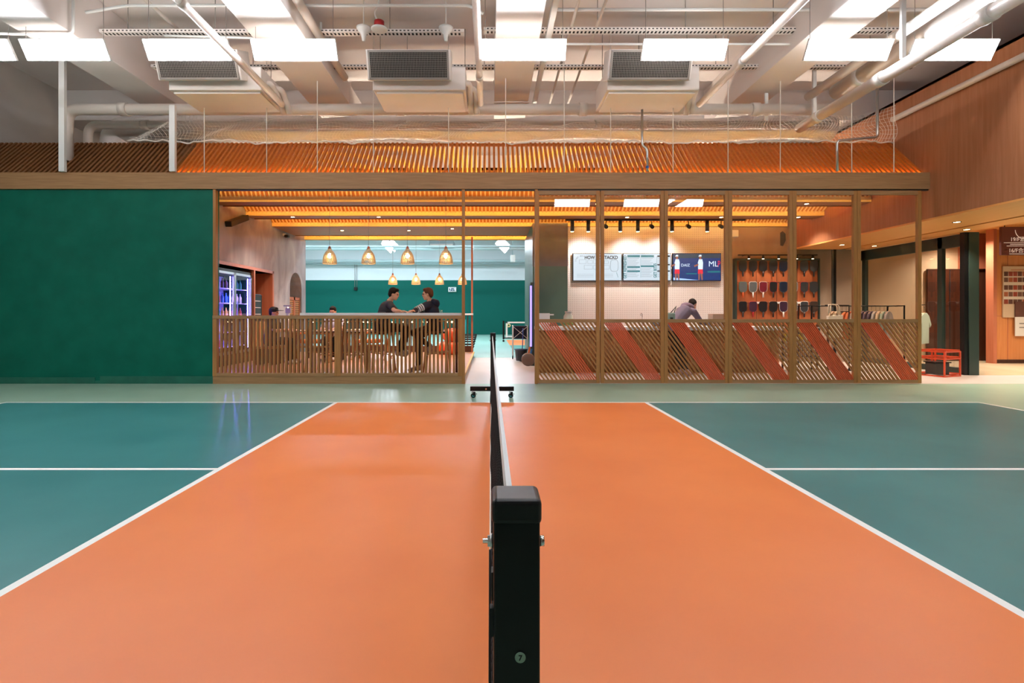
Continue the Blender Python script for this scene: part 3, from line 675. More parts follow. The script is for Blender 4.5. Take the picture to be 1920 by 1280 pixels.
# ================================================================ CAFE
# bar worktop behind the fence + far ledge
t = thing('bar_counter', 'white topped bar just behind the fence where two people lean', 'bar', (-2,9.35,.12))
MB().box(-3.38,-.52,9.13,9.58,1.20,1.245).build('worktop', M['white'], t, bevel=.004)
for x in (-3.3,-2.0,-.62): MB().box(x-.02,x+.02,9.48,9.52,.12,1.20).build('support', M['dkwood'], t)
t = thing('rear_bar', 'long white topped ledge with dark balusters at the back of the café platform', 'bar', (-3,15.1,.12))
MB().box(LW+.28,-.5,14.95,15.3,1.20,1.25).build('worktop', M['white'], t, bevel=.004)
mb = MB(); x = LW+.35
while x < -.56: mb.box(x-.012,x+.012,15.1,15.13,.3,1.2); x += .11
mb.build('balusters', M['dkwood'], t); MB().box(LW+.3,-.5,15.08,15.15,.12,.3).build('kickboard', M['dkwood'], t)
t = thing('string_light', 'row of small white bulbs under the rear ledge', 'string light', (-3,14.93,1.0))
MB().tube([(LW+.3+k*.3,15.094,1.02) for k in range(16)], .004, 5).build('cable', M['black'], t)
for k in range(30):
    if k%5 != 4: MB().ball((LW+.45+k*.145,15.085,1.0), .022, 8).build('bulb', M['bulb'], t)
# pendants
def pendant(label, loc, h):
    t = thing('pendant_lamp', label, 'pendant lamp', (0,0,0))
    prof = [(.028,.28),(.032,.25),(.066,.22),(.1,.16),(.12,.08),(.127,.0)]
    sh = MB()
    for k in range(26):
        a = 2*PI*k/26; sh.tube([(r*math.cos(a), r*math.sin(a), z) for r, z in prof], .0095, 5)
    for r, z in prof[2:]: sh.tube([(r*math.cos(2*PI*q/20), r*math.sin(2*PI*q/20), z) for q in range(20)], .007, 5, closed=True)
    sh.build('lamp_shade', M['rattan'], t, local=True)
    MB().lathe([(0,.33),(.016,.33),(.026,.30),(.03,.25),(0,.25)], n=14).build('holder', M['redwood'], t, local=True)
    MB().ball((0,0,.15), (.04,.04,.05), 12).build('bulb', M['pbulb'], t, local=True)
    MB().cyl((0,0,.32), (0,0,h), .004, n=6).build('cord', M['cable'], t, local=True)
    MB().cyl((0,0,h), (0,0,h-.03), .06, n=18).build('canopy', M['whitemet'], t, local=True)
    t.location = loc; return t
nm = ['leftmost','second from left','third from left','rightmost']
pf = pendant('front row woven pendant lamp over the bar, leftmost', (X(618,9.75),9.75,2.18), 1.425)
for k, px in enumerate((691,764,836)): dup(pf, (X(px,9.75),9.75,2.18), 'front row woven pendant lamp over the bar, '+nm[k+1])
pb = pendant('small looking back row woven pendant lamp, leftmost, over the seated man', (X(736.5,15.2),15.2,2.11), 1.72)
for k, (px, s) in enumerate(((780,'between the man and the woman'),(824,'right of the woman'),(867,'rightmost, behind the tall oak post'))): dup(pb, (X(px,15.2),15.2,2.11), 'back row woven pendant lamp, '+s)
# bar stools with curved backs
def stool(label, loc, rz):
    t = thing('bar_chair', label, 'bar chair', (0,0,0), 0, 'wooden bar chairs behind the fence')
    MB().box(-.2,.2,-.19,.2,.74,.775).build('seat', M['dkwood'], t, local=True, bevel=.012)
    for sx in (-1,1):
        MB().bar((sx*.17,.17,.74),(sx*.23,.23,0), .03, .03).build('leg', M['oak'], t, local=True)
        MB().bar((sx*.17,-.17,.95),(sx*.23,-.23,0), .03, .03).build('leg', M['oak'], t, local=True)
    n = 10; pts = [(.24*math.sin(PI*(k/n-.5)), -.05-.19*math.cos(PI*(k/n-.5)), .97) for k in range(n+1)]
    mb = MB()
    for a, b in zip(pts, pts[1:]): mb.bar(a, b, .075, .022, up=(0,0,1))
    mb.build('backrest', M['oak'], t, local=True)
    MB().bar((-.2,.2,.3),(.2,.2,.3),.025,.025).build('footrest', M['oak'], t, local=True); MB().bar((-.21,-.2,.38),(.21,-.2,.38),.02,.025).bar((-.21,-.2,.38),(-.2,.2,.34),.02,.02).bar((.21,-.2,.38),(.2,.2,.34),.02,.02).build('stretcher', M['oak'], t, local=True)
    t.location = loc; t.rotation_euler = (0,0,rz); return t
s0 = stool('wooden bar chair under the woman, its curved back toward the right post', (-1.03,9.93,.12), PI/2)
dup(s0, (-2.1,9.93,.12), 'wooden bar chair under the seated man', -PI/2)
dup(s0, (-2.62,9.95,.12), 'empty wooden bar chair behind the middle fence post', 0.1)
dup(s0, (-3.25,9.98,.12), 'empty wooden bar chair at the left end of the bar', -.2)
# tables and lounge seats further back
def table(label, loc, rz=0):
    t = thing('cross_legged_table', label, 'table', (0,0,0))
    MB().box(-.55,.55,-.3,.3,.70,.735).build('tabletop', M['beige'], t, local=True, bevel=.006)
    for sx in (-.4,.4):
        MB().bar((sx,-.26,0),(sx,.26,.7),.05,.035).build('leg', M['oak'], t, local=True); MB().bar((sx,.26,0),(sx,-.26,.7),.05,.035).build('leg', M['oak'], t, local=True)
    MB().bar((-.4,0,.35),(.4,0,.35),.04,.04).build('stretcher', M['oak'], t, local=True)
    t.location = loc; t.rotation_euler = (0,0,rz); return t
tb = table('cross legged wooden table seen through the left half of the fence', (-4.1,11.9,.12), .1)
dup(tb, (-2.9,12.6,.12), 'cross legged wooden table further back behind the middle fence post', -.1)
def lounge(label, loc, rz):
    t = thing('lounge_chair', label, 'chair', (0,0,0), 0, 'tan lounge chairs')
    lea = M['tan']
    MB().box(-.28,.28,-.27,.27,.36,.46).build('seat', lea, t, local=True, bevel=.03)
    n = 8; mb = MB()
    for k in range(n):
        a, b = PI*(k/n)-PI/2-.0, PI*((k+1)/n)-PI/2
        p = Vector((.3*math.sin(a), .02+.27*math.cos(a), .62)); q = Vector((.3*math.sin(b), .02+.27*math.cos(b), .62)); mb.bar(p, q, .3, .05)
    mb.build('backrest', lea, t, local=True, bevel=.01)
    for sx in (-.24,.24):
        for sy in (-.23,.23): MB().cyl((sx,sy,.37),(sx*1.12,sy*1.12,0),.018,.012,8).build('leg', M['dkwood'], t, local=True)
    t.location = loc; t.rotation_euler = (0,0,rz); return t
M['tan'] = mat('tan_leather', '#c26a26', .5)
l0 = lounge('tan leather lounge chair seen just right of the middle fence post', (-3.95,13.4,.12), .4)
dup(l0, (-3.15,13.4,.12), 'tan leather lounge chair between the middle fence post and the man', -.3)
dup(l0, (-4.6,13.3,.12), 'tan leather lounge chair in front of the arched doorway', .9)
def pouf(label, loc, r):
    t = thing('pouf', label, 'pouf', (0,0,0)); sc_ = MB()
    sc_.lathe([(0,0),(r*.8,.0),(r,.1),(r,.24),(r*.85,.33),(0,.36)], n=20); sc_.build('cushion', mat('orange_vinyl', '#e4541c', .4), t, local=True)
    sm = MB()
    for k in range(8): a = PI*k/4; sm.tube([(rr*math.cos(a),rr*math.sin(a),z) for rr,z in ((r*.8,.002),(r*1.005,.1),(r*1.005,.24),(r*.86,.332),(.02,.362))], .006, 5)
    sm.build('seam', mat('dark_orange_piping', '#a83a12', .5), t, local=True); t.location = loc; return t
pouf('round orange pouf seen through the fence beside the tall oak post', (-1.12,14.3,.12), .36)
pouf('second orange pouf stacked on the lower one behind the fence', (-1.05,14.35,.48), .27)
# fridges in the niche
t = thing('drinks_fridge', 'tall double glass door drinks fridge glowing violet in the left wall', 'fridge', (LW-.3,11.35,.12))
ya, yb = 10.55, 12.15
MB().box(LW-.66,LW-.65,ya+.04,yb-.04,.36,2.1).build('liner', mat('fridge_liner', '#dcdce8', .5), t)
MB().box(LW-.72,LW-.66,ya,yb,.12,2.2).box(LW-.72,LW-.02,ya,ya+.04,.12,2.2).box(LW-.72,LW-.02,yb-.04,yb,.12,2.2).box(LW-.72,LW-.02,ya,yb,.12,.35).box(LW-.72,LW-.02,ya,yb,2.12,2.2).build('cabinet', M['blackp'], t)
for k in range(2):
    a = ya+k*(yb-ya)/2; b = a+(yb-ya)/2
    d = MB(); d.box(LW-.03,LW+.0,a+.005,a+.05,.36,2.14).box(LW-.03,LW+.0,b-.05,b-.005,.36,2.14).box(LW-.03,LW,a,b,.36,.41).box(LW-.03,LW,a,b,2.09,2.14); o = d.build('door', M['steel'], t)
    MB().box(LW-.018,LW-.012,a+.05,b-.05,.41,2.09).build('pane', M['glass'], o)
    MB().box(LW+.0,LW+.02,(b-.1 if k == 0 else a+.08),(b-.08 if k == 0 else a+.1),1.0,1.5).build('handle', M['steel'], o)
    for yy in (a+.09, b-.09): MB().cyl((LW-.06,yy,.45),(LW-.06,yy,2.05),.010,n=8).build('light_tube', M['fridgelight'], t)
    for s in range(5): MB().box(LW-.62,LW-.1,a+.04,b-.04,.5+s*.32,.512+s*.32).build('shelf', M['whitemet'], t)
random.seed(9)
cols = ['#c94a2a','#3b6fb8','#e8e2da','#5a2f16','#2d8f6a','#d99a2b']
bot = []
for ci, c in enumerate(cols):
    m = mat('drink_%d' % ci, c, .3)
    b = MB().lathe([(0,0),(.03,0),(.032,.01),(.032,.13),(.012,.18),(.012,.22),(0,.22)], n=10); b.build_ = None
    bot.append((b, m))
protos = {}
for s in range(5):
    for k in range(9):
        yy = ya+.16+k*.16
        ci = (s*2+k//3) % 6
        lab = '%s bottle on the %s shelf of the violet lit fridge, %s from the left' % (['orange','blue','white','brown','green','amber'][ci], ['lowest','second lowest','middle','second highest','top'][s], ordn[k] if k < 8 else 'last')
        if ci not in protos:
            o = bot[ci][0].build('drink_bottle', bot[ci][1], local=True); protos[ci] = o
        else: o = protos[ci].copy(); C.objects.link(o)
        o.location = (LW-.2, yy, .513+s*.32); tag(o, lab, 'bottle', 'drinks in the fridge')
t = thing('small_fridge', 'small black glass door fridge on the wooden niche cabinet', 'fridge', (LW-.3,12.7,1.05))
MB().box(LW-.6,LW-.1,12.32,12.85,1.05,1.72).build('cabinet', M['blackp'], t, bevel=.01)
o = MB().box(LW-.1,LW-.07,12.33,12.84,1.07,1.70).build('door', M['black'], t, bevel=.005); MB().box(LW-.069,LW-.066,12.39,12.78,1.13,1.64).build('pane', mat('fridge_pane', '#41505a', .15), o)
for k in range(3): MB().box(LW-.066,LW-.063,12.42,12.76,1.22+k*.16,1.235+k*.16).build('shelf_edge', M['whitemet'], o)
tag(MB().box(LW-.6,LW-.02,12.28,13.22,.12,1.05).build('niche_cabinet', M['lobbywood'], bevel=.006), 'wooden cabinet with fridge on top in the wall niche', 'cabinet')
t = thing('orange_kettle', 'small orange appliance on top of the small black fridge', 'appliance', (LW-.3,12.5,1.72))
MB().lathe([(0,0),(.11,0),(.12,.03),(.1,.14),(.05,.17),(0,.18)], (LW-.3,12.5,1.72), 16).build('body', mat('orange_enamel', '#d9491c', .35), t); MB().tube([(LW-.3,12.6,1.75),(LW-.3,12.68,1.8),(LW-.3,12.6,1.85)], .01, 6).build('handle', M['blackp'], t)
# arch doors
t = thing('saloon_doors', 'pair of louvred wooden half doors in the arched doorway', 'door', (LW-.04,14.9,.3))
for a, b in ((14.46,14.895),(14.905,15.34)):
    mb = MB(); mb.box(LW-.08,LW-.04,a,a+.05,.4,1.72).box(LW-.08,LW-.04,b-.05,b,.4,1.72).box(LW-.08,LW-.04,a,b,.4,.48).box(LW-.08,LW-.04,a,b,1.64,1.72); o = mb.build('door_leaf', M['redwood'], t)
    lv = MB()
    for k in range(19): lv.bar((LW-.06,a+.05,.52+k*.06),(LW-.06,b-.05,.52+k*.06),.012,.045)
    lv.build('louvres', M['oak'], o)
# wall speaker, camera
t = thing('wall_speaker', 'black bar shaped speaker high on the concrete café wall', 'speaker', (LW+.1,11.2,3.2))
Mx = Matrix.Translation((LW+.1,11.25,3.27)) @ Matrix.Rotation(R(20), 4, 'X')
MB().box(-.07,.07,-.42,.42,-.06,.06, Mx).build('housing', M['blackp'], t, bevel=.01); MB().box(-.11,-.06,-.03,.03,-.02,.02, Mx).build('bracket', M['black'], t)
t = thing('security_camera', 'small dark camera at the back of the concrete café wall', 'camera', (LW+.05,14.0,3.3))
MB().box(LW,LW+.06,13.95,14.05,3.36,3.42).build('bracket', M['whitemet'], t); MB().cyl((LW+.1,13.9,3.34),(LW+.1,14.1,3.36),.04,n=12).build('camera_body', M['blackp'], t)
t = thing('metal_stand', 'grey metal stand with a small cross head behind the fence near the arch', 'stand', (-4.9,12.2,.12))
x = X(540,12.2)
MB().cyl((x,12.2,.14),(x,12.2,1.4),.03,n=10).build('pole', M['steel'], t); MB().cyl((x,12.2,.12),(x,12.2,.15),.16,n=20).build('base', M['steel'], t); MB().box(x-.1,x+.08,12.18,12.22,1.41,1.44).box(x-.05,x+.07,12.17,12.23,1.25,1.37).build('head', M['grille'], t)
# ---- items on the bar
t = thing('phone', 'dark phone lying on the white bar in front of the man', 'phone', (X(717,9.4),9.4,1.247)); MB().box(X(710,9.4),X(723,9.4),9.33,9.4,1.247,1.262).build('case', M['blackp'], t, bevel=.003); MB().box(X(711,9.4),X(722,9.4),9.335,9.395,1.262,1.264).build('screen', M['steel'], t)
t = thing('cup', 'small clear cup on the bar right of the woman', 'cup', (X(827,9.4),9.4,1.247)); MB().lathe([(0,.0),(.022,0),(.028,.05),(.026,.05),(.02,.003)], (X(827,9.4),9.4,1.247), 14).build('glass', M['glass'], t)
# ================================================================ FAR HALL
M['hallpipe'] = mat('hall_painted_steel', '#b4c6ca', .5)
for k, (x, y, lab) in enumerate(((X(727,24),24,'diamond like bright court light seen beyond the pendant lamps'),(X(735,28),28,'second bright court light behind the pendants'),(X(943,24),24,'bright light seen above the passage'),(-12,20,''),(5,20,''),(-9.0,18,'far hall light over the left end of the far court'))):
    if not lab or x < XL: continue
    z = Z(459,y) if k < 3 else 5.2
    t = thing('hall_light', lab, 'ceiling light', (x,y,z)); Mx = Matrix.Translation((x,y,z)) @ Matrix.Rotation(R(45), 4, 'Y') @ Matrix.Rotation(R(-35), 4, 'X')
    MB().box(-.33,.33,-.33,.33,0,.05, Mx).build('housing', M['whitemet'], t); MB().box(-.3,.3,-.3,.3,-.012,0, Mx).build('diffuser', M['hallpanel'], t); MB().cyl((x,y,z+.03),(x,y,SLAB),.012,n=6).build('stem', M['hallpipe'], t)
k = 0
for x in (-10.6,-7.6,-4.6,-1.6,3.5):
    for y in (18.5,23,27.5):
        k += 1; t = thing('hall_light', 'flat far hall ceiling light, %s from the left wall in %s row' % (ordn[[-10.6,-7.6,-4.6,-1.6,3.5].index(x)], {18.5:'the near',23:'the middle',27.5:'the far'}[y]), 'ceiling light', (x,y,5.6), group='far hall ceiling lights')
        MB().box(x-.6,x+.6,y-.15,y+.15,5.62,5.68).build('housing', M['whitemet'], t); MB().box(x-.58,x+.58,y-.13,y+.13,5.61,5.62).build('diffuser', M['hallpanel'], t); MB().cyl((x-.5,y,5.68),(x-.5,y,SLAB),.008,n=6).build('hanger', M['hallpipe'], t)
for lab, pts, r in (('grey pipe crossing the far hall just under the pendant height',[(-14,30.8,Z(489,30.8)),(9,30.8,Z(489,30.8))],.09),('second grey pipe low on the far white wall',[(-14,31,Z(494,31)),(9,31,Z(494,31))],.05),('grey pipe high in the far hall',[(-14,26,Z(466,26)),(9,26,Z(466,26))],.08),
                    ('grey pipe nearest the back beam in the far hall',[(-14,21,Z(462,21)),(9,21,Z(462,21))],.05)):
    t = thing('hall_pipe', lab, 'pipe', pts[0]); MB().tube(pts, r, 10).build('tube', M['hallpipe'], t)
for k, x in enumerate((-11,-8,-5,-2.2,1.7,4.6)):
    struct('trim_hall_beam', MB().box(x-.2,x+.2,16,YH,5.75,SLAB), M['hallpipe'])
t = thing('hall_air_unit', 'wide dark grey air unit under the far hall ceiling', 'air conditioner', (X(830,26),26,5.2)); MB().box(X(806,26),X(852,26),25.6,26.6,Z(463,26),Z(457,26)+.1).build('body', mat('dark_unit', '#5f6a6c', .5), t, bevel=.02)
MB().box(X(808,26),X(850,26),25.58,25.6,Z(462,26),Z(459,26)).build('louvre', M['grille'], t)
t = thing('wall_clock', 'small white framed digital clock on the far green wall', 'clock', (X(848,31.4),31.4,2.6))
xa, xb, za, zb = X(840.5,31.4), X(855.5,31.4), Z(547,31.4), Z(538,31.4)
MB().box(xa,xb,31.4,31.5,za,zb).build('frame', M['whitemet'], t, bevel=.02); MB().box(xa+.06,xb-.06,31.385,31.4,za+.05,zb-.05).build('display', mat('clock_display', '#1d2940', .3), t)
text('digits', '7:19', .22, (xa+.08,31.38,za+.07), mat('clock_digits', '#cfe6ff', .5, 0, 1.5), t)
t = thing('hanging_cable', 'black cable hanging down the far green wall with a plug at its end', 'cable', (X(667,31.3),31.3,2.6))
MB().cyl((X(664,31.3),31.45,Z(540,31.3)),(X(664,31.3),31.45,Z(494,31.3)),.015,n=6).cyl((X(668,31.3),31.45,Z(540,31.3)),(X(668,31.3),31.45,Z(494,31.3)),.015,n=6).build('wire', M['cable'], t); MB().box(X(663,31.3),X(669,31.3),31.35,31.5,Z(544,31.3),Z(538,31.3)).build('plug', M['blackp'], t, bevel=.02)
t = thing('hall_horn_lamp', 'pale pointed lamp hanging above the passage in the far hall', 'lamp', (X(961,26),26,3.8)); MB().box(X(957,26),X(966,26),25.9,26.2,Z(491,26),Z(478,26)).build('housing', M['whitemet'], t, bevel=.02); MB().cyl((X(961,26),26,Z(478,26)),(X(961,26),26,SLAB),.02,n=6).build('stem', M['hallpipe'], t)
# stacked rolling nets along the hall left of the passage
for k in range(7):
    y = 17.0+k*1.9; x = -.60-.03*k
    t = thing('rolling_net_stand', 'folded black and teal net stand beside the platform, %s from the camera' % ordn[k], 'net stand', (x,y,0), group='folded net stands in the far hall')
    MB().box(x-.7,x+.05,y-.03,y+.03,.1,.16).build('base_foot', M['black'], t); MB().box(x-.62,x-.56,y-.03,y+.03,.16,.95).build('post', M['teal'], t)
    for xx in (x-.65,x+.0):
        c = MB().cyl((xx,y-.02,.05),(xx,y+.02,.05),.048,n=12).build('caster', M['blackp'], t); MB().cyl((xx,y-.024,.05),(xx,y+.024,.05),.02,n=10).build('hub', M['whitemet'], c)
# far rolling net on the right of the passage
t = thing('rolling_net', 'black framed net on casters at the end of the passage', 'net', (X(945,23),23,0))
xa = X(944,23); MB().box(xa-.04,xa+.04,22.9,23,.12,.95).build('post', M['black'], t); MB().box(xa,xa+1.2,22.94,22.98,.15,.2).build('base_bar', M['black'], t)
MB().box(xa+.1,xa+.18,22.92,22.96,.2,.9).box(xa+.1,xa+1.1,22.92,22.96,.84,.9).box(xa+.18,xa+1.1,22.92,22.96,.22,.26).build('white_tape', M['white'], t)
for xx in (xa,xa+1.1): MB().cyl((xx,22.9,.05),(xx,22.95,.05),.05,n=12).build('caster', M['blackp'], t)
MB().tube([(X(954,22.8)+.06*math.cos(2*PI*q/16),22.85,Z(610,22.8)+.06*math.sin(2*PI*q/16)) for q in range(16)], .025, 6, closed=True).build('badge_ring', mat('pale_yellow', '#d8cf94', .5), t)
# ball cart
t = thing('ball_cart', 'dark fabric ball cart with white cross braces on thin legs', 'cart', (X(975,14.2),14.2,0))
xa, xb = X(961,14.2), X(989,14.2); za, zb = Z(635,14.2), Z(611,14.2)
MB().box(xa,xb,14.1,14.5,za,zb).build('fabric_basket', mat('navy_fabric', '#14142a', .8), t, bevel=.01)
MB().bar((xa+.02,14.08,zb-.02),(xb-.02,14.08,za+.02),.012,.012).bar((xb-.02,14.08,zb-.02),(xa+.02,14.08,za+.02),.012,.012).build('cross_brace', M['whitemet'], t)
for xx in (xa+.01,xb-.01):
    for yy in (14.09,14.5):
        MB().cyl((xx,yy,.06),(xx,yy,zb+.02),.012,n=8).build('leg', M['whitemet'], t)
for xx in (xa,xb): MB().cyl((xx-.015,14.1,.05),(xx+.015,14.1,.05),.05,n=12).build('caster', M['blackp'], t)
t = thing('waste_bin', 'dark lined bin under the ball cart', 'bin', (X(977,13.4),13.4,0))
MB().lathe([(0,.02),(.13,.02),(.165,.3),(.18,.3),(.17,.32),(.0,.28)], (X(977,13.4),13.4,0), 14).build('bin_body', mat('dark_bag', '#34343c', .35), t); MB().tube([(X(977,13.4)+.172*math.cos(2*PI*q/16),13.4+.172*math.sin(2*PI*q/16),.31) for q in range(16)], .012, 6, closed=True).build('rim', mat('navy_rim', '#1d3a66', .4), t)
t = thing('broom', 'broom with a blue and black handle standing by the ball cart', 'broom', (X(980,13.7),13.7,0)); MB().cyl((X(979,13.7),13.7,.1),(X(981,13.7),13.75,.85),.012,n=8).build('handle', mat('blue_handle', '#2b4fb0', .4), t); MB().box(X(979,13.7)-.08,X(979,13.7)+.08,13.68,13.72,0,.12).build('brush', M['blackp'], t)
t = thing('dustpan', 'round grey dustpan like bag with orange and blue handles at the passage edge', 'bag', (X(990,12.0),12.0,0))
Mx = Matrix.Translation((X(990,12.0),12.0,.17)) @ Matrix.Rotation(R(90), 4, 'X')
MB().lathe([(0,-.05),(.13,-.05),(.155,-.03),(.155,.03),(.13,.05),(0,.05)], n=20, M=Mx).build('body', mat('taupe_plastic', '#5e5148', .4), t)
MB().bar((X(991,12),12,.3),(X(993,12),12,.46),.035,.035).build('orange_handle', mat('orange_handle', '#d4652a', .4), t); MB().bar((X(995,12),12,.3),(X(997,12),12,.42),.035,.035).build('blue_handle', mat('blue_grip', '#2c6aa8', .4), t)
t = thing('lit_fridge_edge', 'narrow dark cooler with a violet light strip at the right of the passage', 'cooler', (.98,12.4,0))
MB().box(.955,1.1,12.2,12.75,.0,1.98).build('cabinet', M['dgreen'], t, bevel=.004); MB().box(X(994,12.19),X(997,12.19),12.185,12.2,.46,1.9).build('light_strip', M['passlight'], t)
# ================================================================ SHOP
t = thing('service_counter', 'long fluted wood counter with a thick white worktop behind the glass panels', 'counter', (3.5,10.9,0))
MB().box(.98,6.08,10.62,11.4,.89,.965).build('worktop', M['white'], t, bevel=.006)
MB().box(1.02,6.02,10.72,11.35,0,.89).build('carcass', M['lobbywood'], t)
mb = MB(); x = 1.03
while x < 6.0: mb.cyl((x,10.715,.02),(x,10.715,.885),.0105,n=6); x += .023
mb.build('fluted_front', wood('fluted_wood', '#a0683c', '#b27a4a', 'z'), t)
# menu screens
def screen(label, px0, px1, bg):
    x0, x1 = X(px0,13.2), X(px1,13.2); z0, z1 = Z(526.5,13.2), Z(474.5,13.2)
    t = thing('menu_screen', label, 'screen', ((x0+x1)/2,13.2,z0))
    MB().box(x0,x1,13.2,13.26,z0,z1).build('bezel', M['blackp'], t, bevel=.004); MB().box((x0+x1)/2-.15,(x0+x1)/2+.15,13.26,13.33,z0+.15,z1-.15).build('wall_bracket', M['black'], t)
    MB().box(x0+.015,x1-.015,13.195,13.2,z0+.015,z1-.015).build('display', bg, t); return t, x0, x1, z0, z1
def scr(n, c, e=.9):
    m = mat(n, c, .3, 0, e*1.25); m.node_tree.nodes['Principled BSDF'].inputs['Base Color'].default_value = (.01,.01,.012,1); return m
ink = scr('screen_navy_ink', '#16283a', .3); grey = scr('screen_grey_ink', '#8a98a4', .8); teal = scr('screen_teal', '#12808a', .8); bgw = scr('screen_white', '#dbe9f4', .85)
t, x0, x1, z0, z1 = screen('left menu screen reading HOW TO STACKD with a drawn paddle', 1074, 1166, bgw); W = x1-x0; H = z1-z0; yy = 13.193
text('headline', 'HOW TO STACKD', .118, (x0+.3,yy,z1-.15), ink, t, bold=.004, sx=.86)
def rect(mb, u0, u1, v0, v1): mb.box(x0+u0*W,x0+u1*W,yy-.001,yy+.001,z0+v0*H,z0+v1*H)
mb = MB()
for (a, b, c, d) in ((.13,.27,.62,.76),(.30,.4,.62,.74),(.42,.54,.62,.76),(.23,.4,.42,.56),(.42,.58,.42,.56),(.6,.74,.42,.56),(.64,.72,.62,.72)):
    for q in ((a,b,c,c+.007),(a,b,d,d+.007),(a,a+.004,c,d),(b,b+.004,c,d)): rect(mb, *q)
for k in range(3): rect(mb, .08, .42, .24-.05*k, .246-.05*k); rect(mb, .46, .82, .24-.05*k, .246-.05*k)
mb.build('drawn_boxes', grey, t)
cx, cz = x0+.86*W, z0+.55*H
pad = [(cx-.02+.1*math.copysign(abs(math.cos(a))**.6, math.cos(a)), yy, cz+.15*math.copysign(abs(math.sin(a))**.6, math.sin(a))) for a in [2*PI*k/28 for k in range(28)]]
MB().tube(pad, .005, 5, closed=True).build('drawn_paddle', grey, t); MB().bar((cx+.035,yy,cz-.17),(cx+.075,yy,cz-.3),.035,.004).build('drawn_handle', teal, t)
for k, ch in enumerate('START HERE'):
    a = R(175-k*11); text('curved_word', ch, .05, (x0+.18*W+.14*math.cos(a),yy,z0+.68*H+.14*math.sin(a)), grey, t, rot=(R(90),-(a-R(90)),0)) if ch != ' ' else None
t, x0, x1, z0, z1 = screen('middle menu screen reading GET REFRESHED and GET BITES in teal', 1168, 1258.5, bgw); W = x1-x0; H = z1-z0
text('headline', 'GET REFRESHED', .1, (x0+.085,yy,z0+.06), teal, t, rot=(R(90),R(-90),0), bold=.003, sx=.82)
text('headline', 'GET BITES', .1, (x0+.69*W,yy,z0+.08), teal, t, rot=(R(90),R(-90),0), bold=.003, sx=.82)
mb = MB()
for q in ((.09,.35,.85,.93),(.37,.64,.85,.93),(.09,.35,.47,.53),(.37,.64,.5,.56),(.09,.35,.32,.38)): rect(mb, *q)
for q in ((.085,.089,.12,.85),(.365,.369,.12,.85),(.70,.704,.12,.9)): rect(mb, *q)
mb.build('teal_bars', teal, t)
mb = MB()
for q in ((.71,.97,.86,.92),(.71,.97,.56,.61),(.71,.97,.33,.38)): rect(mb, *q)
mb.build('navy_bars', ink, t)
mb = MB()
for k in range(14):
    for a, b in ((.1,.33),(.38,.62),(.72,.95)):
        v = .80-.05*k
        if v > .1: rect(mb, a, b-.03*(k%3), v, v+.009)
mb.build('price_lines', grey, t)
t, x0, x1, z0, z1 = screen('right screen showing two players on a blue court', 1261, 1352, scr('screen_blue', '#0c3a78', .9)); W = x1-x0; H = z1-z0
mb = MB(); mb.prism([(x0+.02,z0+.02),(x0+.55*W,z0+.02),(x0+.3*W,z0+.07*H),(x0+.02,z0+.12*H)], .002, Matrix.Translation((0,yy,0))); mb.build('court_glare', scr('screen_pale', '#a8c8ff', 1.2), t)
mb = MB(); rect(mb, .02, .98, .82, .97); mb.build('backdrop_band', scr('screen_dim', '#2a4a5c', .7), t)
wh = scr('screen_shirt', '#d9e8f8', 1.1); rd = scr('screen_red', '#e02838', 1.1); sk = scr('screen_skin', '#b06a50', .8)
for u, leg in ((.09, 0), (.57, 1)):
    P = lambda pts: [(x0+(u+a)*W, z0+b*H) for a, b in pts]
    MB().prism(P([(-.045,.42),(.05,.42),(.055,.66),(.04,.78),(-.03,.78),(-.05,.66)]), .002, Matrix.Translation((0,yy-.002,0))).build('player_shirt', wh, t)
    MB().prism(P([(-.12,.5),(-.04,.56),(-.04,.62),(-.13,.56)]), .001, Matrix.Translation((0,yy-.003,0))).build('player_arm', sk, t)
    MB().prism(P([(-.05,.26),(-.005,.26),(.0,.34),(.005,.26),(.055,.26),(.05,.42),(-.045,.42)]), .002, Matrix.Translation((0,yy-.002,0))).build('player_shorts', rd, t)
    MB().prism(P([(-.04,.03),(-.015,.03),(-.005,.26),(.005,.26),(.025,.03),(.05,.03),(.045,.26),(-.04,.26)]), .001, Matrix.Translation((0,yy-.002,0))).build('player_legs', sk, t)
    MB().prism(P([(-.02,.78),(.018,.78),(.024,.9),(-.024,.9)]), .002, Matrix.Translation((0,yy-.002,0))).build('player_head', sk, t)
    MB().prism(P([(-.04,.88),(.026,.88),(.022,.94),(-.018,.94)]), .003, Matrix.Translation((0,yy-.003,0))).build('player_cap', wh, t)
text('letters', 'ML', .2, (x0+.735*W,yy-.002,z0+.52*H), wh, t); text('red_letter', 'P', .23, (x0+.925*W,yy-.002,z0+.5*H), rd, t, sx=.6)
mb = MB(); rect(mb, .72, .98, .3, .36); rect(mb, .28, .5, .24, .28); mb.build('sponsor_strip', teal, t)
text('letters', 'DAIZ', .1, (x0+.17*W,yy-.002,z0+.52*H), wh, t)
